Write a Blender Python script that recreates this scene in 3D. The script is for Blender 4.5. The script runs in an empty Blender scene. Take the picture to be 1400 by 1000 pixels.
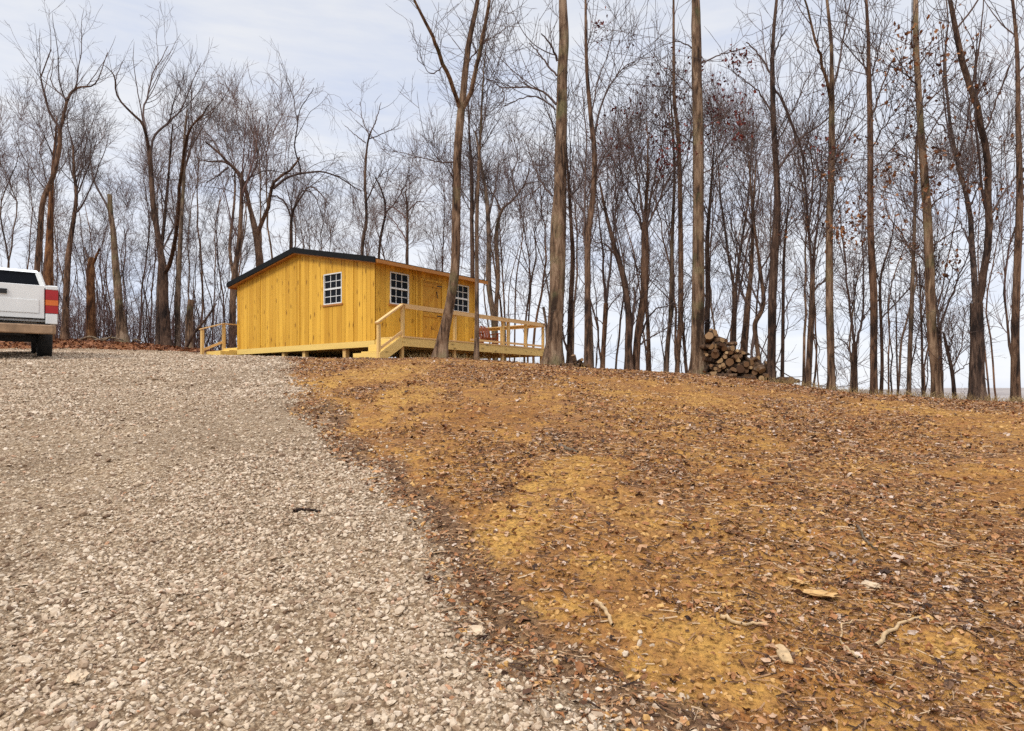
import bpy, math, random
import numpy as np
from mathutils import Vector

random.seed(7)
RNG = np.random.default_rng(11)
scene = bpy.context.scene
COL = scene.collection
F, CX, HY = 924.0, 700.0, 535.0          # focal length and horizon, in photograph pixels; the eye is the origin

# ------------------------------------------------------------------ helpers
def tag(o, label=None, cat=None, group=None, kind=None):
    if label: o['label'] = label
    if cat: o['category'] = cat
    if group: o['group'] = group
    if kind: o['kind'] = kind
    return o

def empty(name, loc, rz=0.0):
    o = bpy.data.objects.new(name, None)
    o.empty_display_size = 0.2
    COL.objects.link(o)
    o.location = loc
    o.rotation_euler = (0, 0, rz)
    return o

def np_mesh(name, verts, faces, mats, parent=None, smooth=False, midx=None):
    """faces: int array (m, k), all faces of k corners"""
    verts = np.asarray(verts, dtype=np.float32)
    faces = np.asarray(faces, dtype=np.int32)
    k = faces.shape[1]
    me = bpy.data.meshes.new(name)
    me.vertices.add(len(verts))
    me.vertices.foreach_set('co', verts.ravel())
    me.loops.add(faces.size)
    me.loops.foreach_set('vertex_index', faces.ravel())
    me.polygons.add(len(faces))
    me.polygons.foreach_set('loop_start', np.arange(0, faces.size, k, dtype=np.int32))
    if midx is not None:
        me.polygons.foreach_set('material_index', np.asarray(midx, dtype=np.int32))
    me.polygons.foreach_set('use_smooth', np.full(len(faces), smooth, dtype=bool))
    for m in (mats if isinstance(mats, (list, tuple)) else [mats]):
        me.materials.append(m)
    me.update(calc_edges=True)
    o = bpy.data.objects.new(name, me)
    COL.objects.link(o)
    if parent: o.parent = parent
    return o

def tubes(P, R, S):
    """P (N,K,3), R (N,K) -> verts, quads of N open tapered tubes with S sides"""
    N, K, _ = P.shape
    T = np.gradient(P, axis=1)
    T /= np.linalg.norm(T, axis=2, keepdims=True) + 1e-9
    M = P[:, -1] - P[:, 0]
    A = np.where(np.abs(M[:, 2:3]) > 0.7 * np.linalg.norm(M, axis=1, keepdims=True), np.array([[1., 0, 0]]), np.array([[0, 0, 1.]]))
    U = A[:, None, :] - (A[:, None, :] * T).sum(2, keepdims=True) * T
    U /= np.linalg.norm(U, axis=2, keepdims=True) + 1e-9
    V = np.cross(T, U)
    a = np.arange(S) * 2 * np.pi / S
    ring = P[:, :, None, :] + R[:, :, None, None] * (np.cos(a)[None, None, :, None] * U[:, :, None, :] + np.sin(a)[None, None, :, None] * V[:, :, None, :])
    verts = ring.reshape(-1, 3)
    n = np.arange(N)[:, None, None] * K * S
    k = np.arange(K - 1)[None, :, None] * S
    s = np.arange(S)[None, None, :]
    s2 = (s + 1) % S
    q = np.stack([n + k + s, n + k + s2, n + k + S + s2, n + k + S + s], axis=-1).reshape(-1, 4)
    return verts, q

class MB:
    """collects boxes, bars, polygons into one mesh"""
    def __init__(self): self.v = []; self.f = []; self.m = []
    def add(self, vs, fs, m=0):
        b = len(self.v); self.v += [tuple(x) for x in vs]
        self.f += [[b + i for i in f] for f in fs]; self.m += [m] * len(fs)
    def box(self, x0, x1, y0, y1, z0, z1, m=0):
        self.add([(x0,y0,z0),(x1,y0,z0),(x1,y1,z0),(x0,y1,z0),(x0,y0,z1),(x1,y0,z1),(x1,y1,z1),(x0,y1,z1)],
                 [(3,2,1,0),(4,5,6,7),(0,1,5,4),(1,2,6,5),(2,3,7,6),(3,0,4,7)], m)
    def prism(self, poly, axis, a0, a1, m=0):
        """poly: 2D points; axis 'x','y','z' extruded from a0 to a1"""
        def mk(p, a):
            return {'x': (a, p[0], p[1]), 'y': (p[0], a, p[1]), 'z': (p[0], p[1], a)}[axis]
        n = len(poly)
        vs = [mk(p, a0) for p in poly] + [mk(p, a1) for p in poly]
        fs = [tuple(range(n))[::-1], tuple(range(n, 2*n))] + [(i, (i+1) % n, n + (i+1) % n, n + i) for i in range(n)]
        self.add(vs, fs, m)
    def bar(self, p, q, w, h, m=0, up=(0,0,1)):
        p, q = Vector(p), Vector(q); d = (q - p).normalized()
        s = d.cross(Vector(up)); s.normalize(); t = s.cross(d)
        s *= w/2; t *= h/2
        vs = [p-s-t, p+s-t, p+s+t, p-s+t, q-s-t, q+s-t, q+s+t, q-s+t]
        self.add(vs, [(3,2,1,0),(4,5,6,7),(0,1,5,4),(1,2,6,5),(2,3,7,6),(3,0,4,7)], m)
    def build(self, name, mats, parent=None, smooth=False, bevel=0.0):
        me = bpy.data.meshes.new(name)
        me.from_pydata(self.v, [], self.f)
        for m in (mats if isinstance(mats, (list, tuple)) else [mats]): me.materials.append(m)
        me.polygons.foreach_set('material_index', self.m)
        me.polygons.foreach_set('use_smooth', [smooth] * len(self.f))
        me.update()
        import bmesh
        bm = bmesh.new(); bm.from_mesh(me)
        bmesh.ops.recalc_face_normals(bm, faces=bm.faces)
        if bevel > 0:
            bmesh.ops.bevel(bm, geom=list(bm.edges), offset=bevel, segments=2, affect='EDGES', profile=0.5)
        bm.to_mesh(me); bm.free()
        o = bpy.data.objects.new(name, me); COL.objects.link(o)
        if parent: o.parent = parent
        return o

def copy_tree(o, parent=None):
    c = o.copy(); COL.objects.link(c)
    if parent: c.parent = parent
    for ch in list(o.children): copy_tree(ch, c)
    return c

_H = np.random.default_rng(5).random((256, 256))
def vnoise(x, y):
    x = np.asarray(x, dtype=float); y = np.asarray(y, dtype=float)
    xi = np.floor(x).astype(int); yi = np.floor(y).astype(int)
    fx = x - xi; fy = y - yi
    fx = fx*fx*(3-2*fx); fy = fy*fy*(3-2*fy)
    g = lambda i, j: _H[i & 255, j & 255]
    return (g(xi,yi)*(1-fx)+g(xi+1,yi)*fx)*(1-fy) + (g(xi,yi+1)*(1-fx)+g(xi+1,yi+1)*fx)*fy
def fbm(x, y, o=3):
    s = 0; a = 1.0; t = 0
    for k in range(o):
        s = s + a*vnoise(x*2**k+17*k, y*2**k+31*k); t += a; a *= .5
    return s/t

# ------------------------------------------------------------------ terrain
_px = np.arange(-600, 2001, 5.0)
def table(pts, sig=35):
    xs, ys = zip(*pts)
    t = np.interp(np.arange(-900, 2301, 5.0), xs, ys)
    k = np.exp(-0.5*(np.arange(-60, 61)*5.0/sig)**2); k /= k.sum()
    return np.convolve(t, k, 'same')[60:60+len(_px)]
T_py = table([(-900,476),(55,480),(300,487),(400,489),(500,491),(600,490),(700,496),(765,501),(860,508),(950,512),(1060,524),(1150,537),(1250,545),(1350,551),(1500,558),(1800,566),(2300,575)], 25)
T_yc = table([(-900,24),(300,25),(400,23),(500,21.5),(600,20),(700,18.5),(765,17.2),(860,17.5),(950,18),(1060,17),(1150,16),(1250,15),(1350,13.5),(1500,12.5),(1800,11.5),(2300,11)])
T_yd = table([(-900,33),(280,33),(340,30),(420,26),(520,23.5),(600,22),(700,19),(765,17.4),(950,18),(1060,17),(1250,15),(1350,13.5),(1800,11.5),(2300,11)])
T_k = table([(-900,.004),(330,.005),(450,.012),(620,.014),(720,.035),(2300,.04)])
T_sm = table([(-900,.16),(330,.18),(500,.25),(720,.42),(2300,.42)])
T_p = table([(-900,3.0),(300,3.0),(700,2.4),(2300,2.2)])
T_bk = table([(-900,.62),(55,.52),(200,.40),(280,.2),(330,.06),(400,0),(2300,0)])

def sstep(x): x = np.clip(x, 0, 1); return x*x*(3-2*x)

def terrain(X, Y, fine=True):
    X = np.asarray(X, dtype=float); Y = np.asarray(Y, dtype=float)
    Yp = np.maximum(Y, 0)
    p = np.clip(X/np.sqrt(Yp*Yp+9.0), -1.35, 1.35)*F + CX
    I = lambda t: np.interp(p, _px, t)
    yc, yd = I(T_yc), I(T_yd)
    s = (HY - I(T_py))/F
    q = np.clip(1 - Y/yc, 0, 1.15)
    z = s*Y - 1.6*q**I(T_p)
    z = np.where(Y < -0.15*yc, z + (Y + 0.15*yc)*0.16, z)
    d = np.maximum(Y - yd, 0); k, sm = I(T_k), I(T_sm)
    z = z - k*d*d/(1 + k*d/sm) + I(T_bk)*sstep((Y-24.5)/4.5)
    r = np.hypot(X, Y); th = np.arctan2(X, Y)
    hills = 26.0*sstep((r-900)/1300)*(0.85+0.45*fbm(th*9+3, r*0.0012, 3)) + 20*sstep((r-1900)/900)*fbm(th*14+40, r*.001, 3)*.6
    valley = -27 + hills
    z = np.logaddexp(z*0.8, valley*0.8)/0.8
    if fine:
        w = np.exp(-(r/60)**2)
        z = z + w*((fbm(X*0.9, Y*0.9, 3)-.5)*0.07 + (fbm(X*4, Y*4, 3)-.5)*0.05+(fbm(X*11, Y*11, 2)-.5)*.03*np.exp(-(r/9)**2))
    return z

def hit(px, py, far=40.0):
    Ys = np.linspace(1.2, far, 4000)
    X = (px-CX)/F*Ys
    g = terrain(X, Ys, False) - (HY-py)/F*Ys
    i = np.argmax(g >= 0)
    if g[i] < 0: i = int(np.argmax(g))
    return X[i], Ys[i], float(terrain(X[i], Ys[i]))
def ycrest(px): return float(np.interp(px, _px, T_yc))

# ------------------------------------------------------------------ materials
def new_mat(name):
    m = bpy.data.materials.new(name); m.use_nodes = True
    nt = m.node_tree; b = nt.nodes['Principled BSDF']
    b.inputs['Roughness'].default_value = 0.8
    b.inputs['Specular IOR Level'].default_value = 0.25
    return m, nt, b
def N(nt, typ, **kw):
    n = nt.nodes.new(typ)
    for k, v in kw.items(): setattr(n, k, v)
    return n
def ramp(nt, fac, stops, interp='LINEAR'):
    r = nt.nodes.new('ShaderNodeValToRGB'); cr = r.color_ramp; cr.interpolation = interp
    while len(cr.elements) < len(stops): cr.elements.new(0.5)
    for e, (p, c) in zip(cr.elements, stops): e.position = p; e.color = (*c, 1)
    nt.links.new(fac, r.inputs['Fac']); return r.outputs['Color']
def noise(nt, vec, scale, detail=4, rough=.6, dist=0.0):
    n = nt.nodes.new('ShaderNodeTexNoise')
    n.inputs['Scale'].default_value = scale; n.inputs['Detail'].default_value = detail
    n.inputs['Roughness'].default_value = rough; n.inputs['Distortion'].default_value = dist
    nt.links.new(vec, n.inputs['Vector']); return n.outputs['Fac']
def mapping(nt, vec, scale=(1,1,1), rot=(0,0,0)):
    n = nt.nodes.new('ShaderNodeMapping'); n.inputs['Scale'].default_value = scale; n.inputs['Rotation'].default_value = rot
    nt.links.new(vec, n.inputs['Vector']); return n.outputs['Vector']
def mix(nt, fac, a, b, mode='MIX'):
    n = nt.nodes.new('ShaderNodeMix'); n.data_type = 'RGBA'; n.blend_type = mode
    for s, v in ((0, fac), (6, a), (7, b)):
        if isinstance(v, (int, float)): n.inputs[s].default_value = v
        elif isinstance(v, tuple): n.inputs[s].default_value = (*v, 1)
        else: nt.links.new(v, n.inputs[s])
    return n.outputs[2]
def math_(nt, op, a, b=0.0, clamp=False):
    n = nt.nodes.new('ShaderNodeMath'); n.operation = op; n.use_clamp = clamp
    for s, v in ((0, a), (1, b)):
        if isinstance(v, (int, float)): n.inputs[s].default_value = v
        else: nt.links.new(v, n.inputs[s])
    return n.outputs[0]
def bump(nt, bsdf, h, strength=.5, dist=.02):
    n = nt.nodes.new('ShaderNodeBump'); n.inputs['Strength'].default_value = strength; n.inputs['Distance'].default_value = dist
    nt.links.new(h, n.inputs['Height']); nt.links.new(n.outputs['Normal'], bsdf.inputs['Normal'])
def objc(nt): return nt.nodes.new('ShaderNodeTexCoord').outputs['Object']
def island(nt): return nt.nodes.new('ShaderNodeNewGeometry').outputs['Random Per Island']

def bark_mat(name, dark, mid, light, bscale=1.0, moss=0.0):
    m, nt, b = new_mat(name); v = objc(nt)
    oi = nt.nodes.new('ShaderNodeObjectInfo').outputs['Random']
    ridges = noise(nt, mapping(nt, v, (16*bscale, 16*bscale, 2.6*bscale)), 1.0, 5, .65, .6)
    patches = noise(nt, mapping(nt, v, (2.2, 2.2, .9)), 1.0, 3, .6)
    f = math_(nt, 'ADD', math_(nt, 'MULTIPLY', ridges, .55), math_(nt, 'MULTIPLY', patches, .45))
    c = ramp(nt, f, [(.41, dark), (.5, mid), (.6, light)])
    c = mix(nt, 1.0, c, ramp(nt, oi, [(0, (.62,.60,.60)), (.35, (1.0,.93,.85)), (.7, (1.0,1.0,.97)), (1, (1.35,1.2,1.02))]), 'MULTIPLY')
    if moss > 0:
        mf = ramp(nt, noise(nt, v, 1.3, 4, .6), [(.52, (0,0,0)), (.68, (moss,)*3)])
        c = mix(nt, mf, c, (.17,.17,.075))
    nt.links.new(c, b.inputs['Base Color']); b.inputs['Roughness'].default_value = .92
    bump(nt, b, ridges, 1.0, .05)
    return m

def wood_mat(name, lo, hi, axis='z', knot=True, rough=.62, dark=(.25,.10,.02), stain=.25):
    m, nt, b = new_mat(name); v = objc(nt); r = island(nt)
    sc = {'z': (22, 22, .9), 'x': (.9, 22, 22), 'y': (22, .9, 22)}[axis]
    av = N(nt, 'ShaderNodeVectorMath', operation='ADD'); nt.links.new(v, av.inputs[0])
    cb = N(nt, 'ShaderNodeCombineXYZ')
    for i in range(3): nt.links.new(math_(nt, 'MULTIPLY', r, 13.0*(i+1)), cb.inputs[i])
    nt.links.new(cb.outputs[0], av.inputs[1]); vv = av.outputs[0]
    grain = noise(nt, mapping(nt, vv, sc), 1.0, 4, .6, .4)
    big = noise(nt, mapping(nt, vv, tuple(min(x, 5)*.5 for x in sc)), 1.0, 3, .6)
    c = ramp(nt, r, [(0, lo), (.55, tuple((a+b_)/2 for a, b_ in zip(lo, hi))), (1, hi)])
    c = mix(nt, ramp(nt, grain, [(.45, (0,0,0)), (.75, (.35,.35,.35))]), c, tuple(x*.62 for x in lo))
    c = mix(nt, ramp(nt, big, [(.5, (0,0,0)), (.78, (stain,)*3)]), c, dark)
    if knot:
        vo = N(nt, 'ShaderNodeTexVoronoi'); vo.inputs['Scale'].default_value = 1.0
        nt.links.new(mapping(nt, vv, tuple(5.5 if x > 2 else 2.0 for x in sc)), vo.inputs['Vector'])
        kf = ramp(nt, vo.outputs['Distance'], [(.08, (.8,)*3), (.24, (0,)*3)])
        c = mix(nt, kf, c, tuple(x*.45 for x in dark))
    nt.links.new(c, b.inputs['Base Color']); b.inputs['Roughness'].default_value = rough
    bump(nt, b, grain, .25, .004)
    return m

def plain_mat(name, col, rough=.5, var=.15, metal=0.0, spec=.4, nscale=8):
    m, nt, b = new_mat(name); v = objc(nt)
    f = noise(nt, v, nscale, 4, .6)
    c = ramp(nt, f, [(.3, tuple(x*(1-var) for x in col)), (.7, tuple(min(1, x*(1+var)) for x in col))])
    nt.links.new(c, b.inputs['Base Color']); b.inputs['Roughness'].default_value = rough
    b.inputs['Metallic'].default_value = metal; b.inputs['Specular IOR Level'].default_value = spec
    return m

M = {}
M['bark_warm'] = bark_mat('bark_warm', (.028,.016,.010), (.135,.083,.052), (.27,.19,.13), .8, .5)
M['bark_grey'] = bark_mat('bark_grey', (.028,.019,.014), (.13,.088,.062), (.26,.185,.135), 1.0, .25)
M['bark_dark'] = bark_mat('bark_dark', (.016,.010,.008), (.07,.042,.03), (.15,.098,.07), 1.2, .0)
M['bark_mid'] = bark_mat('bark_mid', (.02,.012,.009), (.105,.06,.038), (.21,.13,.085), 1.2, .0)
M['bark_rot'] = bark_mat('bark_rot', (.03,.014,.008), (.15,.068,.03), (.28,.15,.07), .8, .0)
def twig_mat(name, a, b_):
    m, nt, b = new_mat(name)
    c = ramp(nt, island(nt), [(0, a), (1, b_)])
    nt.links.new(c, b.inputs['Base Color']); b.inputs['Roughness'].default_value = .85
    return m
M['twig_dark'] = twig_mat('twig_dark', (.045,.029,.025), (.12,.08,.066))
M['twig_mid'] = twig_mat('twig_mid', (.065,.036,.032), (.17,.10,.085))
M['twig_pale'] = twig_mat('twig_pale', (.09,.058,.05), (.20,.135,.11))
def leafcol_mat(name, stops, rough=.75):
    m, nt, b = new_mat(name)
    c = ramp(nt, island(nt), stops)
    v = objc(nt)
    c = mix(nt, .5, c, ramp(nt, noise(nt, v, 60, 3), [(.3, (.55,.5,.45)), (.7, (1.25,1.2,1.15))]), 'MULTIPLY')
    nt.links.new(c, b.inputs['Base Color']); b.inputs['Roughness'].default_value = rough
    return m
M['red_leaf'] = leafcol_mat('red_leaf', [(0, (.04,.01,.010)), (.5, (.13,.024,.02)), (1, (.20,.05,.03))])
M['tan_leaf'] = leafcol_mat('tan_leaf', [(0, (.05,.022,.013)), (.5, (.17,.07,.03)), (1, (.32,.15,.06))])
M['litter'] = leafcol_mat('litter', [(0, (.03,.016,.011)), (.2, (.14,.062,.028)), (.4, (.36,.165,.065)), (.55, (.24,.09,.033)), (.72, (.45,.24,.105)), (.92, (.42,.28,.18)), (1, (.54,.43,.35))])
M['grey_leaf'] = leafcol_mat('grey_leaf', [(0, (.05,.03,.022)), (.35, (.20,.11,.06)), (.6, (.34,.22,.14)), (.88, (.44,.33,.25)), (1, (.56,.47,.41))])
M['bank_leaf'] = leafcol_mat('bank_leaf', [(0, (.06,.025,.015)), (.5, (.20,.075,.03)), (1, (.34,.16,.08))])
M['chip'] = leafcol_mat('chip', [(0, (.03,.016,.01)), (.35, (.16,.08,.04)), (.7, (.34,.19,.09)), (1, (.52,.38,.24))])
M['clod'] = leafcol_mat('clod', [(0, (.22,.10,.03)), (.5, (.38,.2,.06)), (1, (.52,.31,.11))])
M['stone'] = leafcol_mat('stone', [(0, (.14,.085,.05)), (.12, (.32,.22,.14)), (.5, (.45,.35,.245)), (.85, (.53,.43,.315)), (.96, (.59,.49,.38)), (1, (.40,.21,.11))])
M['dry_grass'] = leafcol_mat('dry_grass', [(0, (.2,.13,.05)), (1, (.48,.36,.17))])

M['siding'] = wood_mat('siding_pine', (.54,.28,.027), (.73,.41,.05), 'z', dark=(.30,.11,.008), stain=.45)
M['siding_front'] = M['siding']
M['fascia'] = wood_mat('fascia_pine', (.36,.145,.035), (.46,.20,.05), 'x', knot=False)
M['trim_wood'] = wood_mat('treated_trim', (.66,.45,.12), (.78,.56,.18), 'y', dark=(.36,.28,.06), knot=False)
M['deck_wood'] = wood_mat('treated_deck', (.60,.40,.12), (.78,.55,.2), 'x', dark=(.34,.22,.06))
M['riser_wood'] = wood_mat('treated_riser', (.66,.44,.11), (.80,.56,.17), 'y', dark=(.4,.26,.06), knot=False)
M['post_wood'] = wood_mat('treated_post', (.58,.36,.12), (.74,.50,.2), 'z', dark=(.34,.19,.06), knot=False)
M['rail_wood'] = wood_mat('rail_wood', (.60,.36,.14), (.76,.50,.23), 'x', dark=(.36,.2,.08), knot=False)
M['door_wood'] = wood_mat('door_wood', (.48,.22,.022), (.60,.31,.035), 'z', dark=(.22,.075,.008), stain=.4)
M['black_metal'] = plain_mat('black_roof_metal', (.006,.006,.006), .7, .3, 0, .15)
M['core'] = plain_mat('wall_core', (.10,.06,.03), .9)
M['white_vinyl'] = plain_mat('white_vinyl', (.66,.66,.63), .4, .06)
M['iron'] = plain_mat('black_iron', (.02,.018,.017), .6)
M['chair_red'] = wood_mat('chair_red', (.24,.055,.02), (.36,.10,.035), 'z', dark=(.12,.03,.012), knot=False)
m, nt, b = new_mat('dark_glass'); b.inputs['Base Color'].default_value = (.008,.009,.012,1); b.inputs['Roughness'].default_value = .06
b.inputs['Specular IOR Level'].default_value = .06
M['glass'] = m
M['pier'] = plain_mat('pier_block', (.40,.27,.14), .9, .35, nscale=30)
M['truck_white'] = plain_mat('dusty_white_paint', (.72,.72,.69), .3, .06, 0, .5, 2)
M['tyre'] = plain_mat('tyre_rubber', (.018,.017,.016), .85, .3)
M['rim'] = plain_mat('steel_rim', (.35,.35,.36), .4, .1, .7)
M['bumper'] = plain_mat('muddy_bumper', (.30,.19,.11), .6, .35, .0, .3, 6)
M['red_lens'] = plain_mat('red_lens', (.36,.012,.014), .15, .1, 0, .5)
M['amber_lens'] = plain_mat('amber_lens', (.62,.14,.02), .15, .1, 0, .5)
M['black_plastic'] = plain_mat('black_plastic', (.015,.015,.016), .55, .2)

# log bark and cut ends
M['log_bark'] = bark_mat('log_bark', (.02,.012,.009), (.085,.05,.03), (.19,.125,.08), 1.5)
m, nt, b = new_mat('log_end'); v = objc(nt)
wv = N(nt, 'ShaderNodeTexWave', wave_type='RINGS', rings_direction='Y'); wv.inputs['Scale'].default_value = 22; wv.inputs['Distortion'].default_value = 1.5
nt.links.new(v, wv.inputs['Vector'])
oi = nt.nodes.new('ShaderNodeObjectInfo').outputs['Random']
c = mix(nt, .4, ramp(nt, oi, [(0, (.08,.04,.02)), (.5, (.21,.115,.055)), (1, (.42,.28,.14))]), ramp(nt, wv.outputs['Fac'], [(0, (.45,.4,.35)), (1, (1.1,1.05,1))]), 'MULTIPLY')
nt.links.new(c, b.inputs['Base Color']); M['log_end'] = m

# ground
def ground_material():
    m, nt, b = new_mat('hillside_soil'); v = objc(nt)
    at = lambda n: (lambda a: (setattr(a, 'attribute_name', n), a.outputs['Fac'])[1])(nt.nodes.new('ShaderNodeAttribute'))
    g, cl, lf, ed = at('gravel'), at('clay'), at('leafy'), at('edge')
    n1 = noise(nt, v, .8, 5, .62); n2 = noise(nt, v, 6.0, 5, .7); n3 = noise(nt, v, 38, 4, .7); n4 = noise(nt, v, 2.3, 4, .65)
    dirt = ramp(nt, n1, [(.30, (.24,.105,.028)), (.46, (.33,.16,.042)), (.58, (.40,.21,.055)), (.72, (.31,.13,.034))])
    dirt = mix(nt, ramp(nt, n2, [(.42, (.75,)*3), (.6, (0,)*3)]), dirt, (.22,.10,.04))
    n5 = noise(nt, v, 1.5, 5, .7, .5); n6 = noise(nt, v, .45, 3, .6)
    dirt = mix(nt, ramp(nt, math_(nt, 'ADD', math_(nt, 'MULTIPLY', n5, .7), math_(nt, 'MULTIPLY', n6, .3)), [(.50, (0,)*3), (.60, (.75,)*3)]), dirt, (.24,.115,.05))
    dirt = mix(nt, ramp(nt, n5, [(.30, (.5,)*3), (.42, (0,)*3)]), dirt, (.34,.12,.035))
    clay = ramp(nt, n2, [(.3, (.34,.175,.042)), (.7, (.47,.265,.07))])
    cf = ramp(nt, math_(nt, 'ADD', math_(nt, 'MULTIPLY', cl, .42), math_(nt, 'ADD', math_(nt, 'MULTIPLY', n4, .5), math_(nt, 'MULTIPLY', n2, .5))), [(.72, (0,)*3), (.95, (.8,)*3)])
    col = mix(nt, cf, dirt, clay)
    col = mix(nt, ramp(nt, math_(nt, 'ADD', math_(nt, 'MULTIPLY', ed, .7), math_(nt, 'MULTIPLY', n2, .8)), [(.66, (0,)*3), (.95, (.8,)*3)]), col, (.14,.085,.052))
    col = mix(nt, math_(nt, 'MULTIPLY', lf, .9), col, ramp(nt, n2, [(.3, (.12,.04,.018)), (.7, (.30,.12,.05))]))
    col = mix(nt, .75, col, ramp(nt, n3, [(.36, (.22,.18,.16)), (.48, (.95,.95,.95)), (.66, (1.4,1.36,1.25))]), 'MULTIPLY')
    # gravel between and under the loose stones
    vo = N(nt, 'ShaderNodeTexVoronoi'); vo.inputs['Scale'].default_value = 42; nt.links.new(v, vo.inputs['Vector'])
    vo2 = N(nt, 'ShaderNodeTexVoronoi', feature='DISTANCE_TO_EDGE'); vo2.inputs['Scale'].default_value = 42; nt.links.new(v, vo2.inputs['Vector'])
    sep = N(nt, 'ShaderNodeSeparateColor'); nt.links.new(vo.outputs['Color'], sep.inputs['Color'])
    gc = ramp(nt, sep.outputs[0], [(0, (.24,.16,.095)), (.4, (.41,.31,.205)), (.75, (.51,.40,.28)), (1, (.62,.49,.35))])
    gc = mix(nt, ramp(nt, vo2.outputs['Distance'], [(.02, (.6,)*3), (.22, (0,)*3)]), gc, (.16,.10,.055))
    gd = noise(nt, v, 55, 4, .75)
    gc = mix(nt, ramp(nt, gd, [(.42, (.85,)*3), (.54, (0,)*3)]), gc, (.10,.062,.035))
    gp = noise(nt, v, 1.1, 5, .65)
    gc = mix(nt, 1.0, gc, ramp(nt, gp, [(.3, (.74,.70,.66)), (.5, (1,.98,.95)), (.7, (1.16,1.13,1.08))]), 'MULTIPLY')
    gm = math_(nt, 'ADD', g, math_(nt, 'MULTIPLY', math_(nt, 'SUBTRACT', n2, .5), .9))
    gm = ramp(nt, gm, [(.42, (0,)*3), (.58, (1,)*3)])
    col = mix(nt, gm, col, gc)
    # far land: winter woods
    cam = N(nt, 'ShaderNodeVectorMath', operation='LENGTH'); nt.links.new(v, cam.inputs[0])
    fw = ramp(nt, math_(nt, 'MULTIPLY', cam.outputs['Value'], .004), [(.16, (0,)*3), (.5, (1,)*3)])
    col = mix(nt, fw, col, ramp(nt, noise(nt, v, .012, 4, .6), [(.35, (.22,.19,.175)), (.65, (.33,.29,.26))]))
    nt.links.new(col, b.inputs['Base Color']); b.inputs['Roughness'].default_value = .95; b.inputs['Specular IOR Level'].default_value = .1
    h = mix(nt, gm, n3, vo2.outputs['Distance'])
    h = math_(nt, 'ADD', h, math_(nt, 'MULTIPLY', n2, 1.2))
    bump(nt, b, h, .8, .03)
    return m
M['ground'] = ground_material()

# ------------------------------------------------------------------ ground sheet
GB_px = [(395,486),(404,494),(402,503),(412,528),(418,555),(424,578),(446,605),(482,625),(512,646),(535,680),(565,715),(600,750),(630,785),(645,815),(665,850),(690,885),(735,915),(800,950),(900,1010)]
GB = np.array([hit(x, y)[:2] for x, y in GB_px])
p_last = GB[-1] + (GB[-1]-GB[-2])/np.linalg.norm(GB[-1]-GB[-2])*3.0
GB_poly = np.vstack([[-9, 27.4], [-6.3, 24.2], GB, p_last, [3.5, -8], [-22, -8], [-32, 20], [-30, 25.5], [-20, 25.4], [-12.4, 26.8]])
def sdf(X, Y, poly):
    """signed distance, negative inside"""
    d = np.full(X.shape, 1e9); inside = np.zeros(X.shape, bool)
    n = len(poly)
    for i in range(n):
        a, b_ = poly[i], poly[(i+1) % n]
        e = b_-a; wx, wy = X-a[0], Y-a[1]
        t = np.clip((wx*e[0]+wy*e[1])/(e@e), 0, 1)
        d = np.minimum(d, np.hypot(wx-t*e[0], wy-t*e[1]))
        c = ((a[1] > Y) != (b_[1] > Y)) & (X < (b_[0]-a[0])*(Y-a[1])/(b_[1]-a[1]+1e-12)+a[0])
        inside ^= c
    return np.where(inside, -d, d)
def gravel_sdf(X, Y):
    return sdf(X, Y, GB_poly) + (fbm(X*1.7+9, Y*1.7, 3)-.5)*.7*np.clip(Y/8, .35, 1)
CLAY = []
for px, py, r, st in [(765,650,48,1.8),(738,672,42,1.8),(712,705,48,1.5),(690,735,50,1.4),(668,758,40,1.3),(790,632,26,1.5),(935,900,60,1.2),(1000,868,55,1.0),(905,930,70,1.2),(960,880,75,1.2),(890,860,60,1.2),(840,690,50,1.4),(1000,935,70,1.0),(830,640,40,1.6),(560,540,50,2.2),(870,705,60,1.2),
                      (435,525,50,2.4),(450,560,46,1.8),(470,592,36,1.4),(530,508,60,2.5),(1030,600,40,2.2),(960,548,50,2.5),(870,545,70,2.5),(1250,560,70,2.2),(1105,798,48,1.0),(820,770,60,1.0),
                      (960,800,70,1.0),(1050,700,70,1.2),(1180,640,60,1.5),(1280,880,60,.8),(760,830,50,.8)]:
    x, y, _ = hit(px, py); CLAY.append((x, y, r*y/F*1.15, st, 1.0 if px < 800 or py > 860 else .75))
def clay_mask(X, Y):
    c = np.zeros(X.shape)
    for x, y, r, st, a in CLAY:
        d = np.hypot((X-x)/r, (Y-y)/(r*st)); c = np.maximum(c, a*sstep((1.35-d)/.9))
    return c
def leafy_mask(X, Y):
    p = X/np.maximum(Y, 1)*F+CX
    return sstep((Y-24.8)/1.5)*sstep((420-p)/120)

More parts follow.
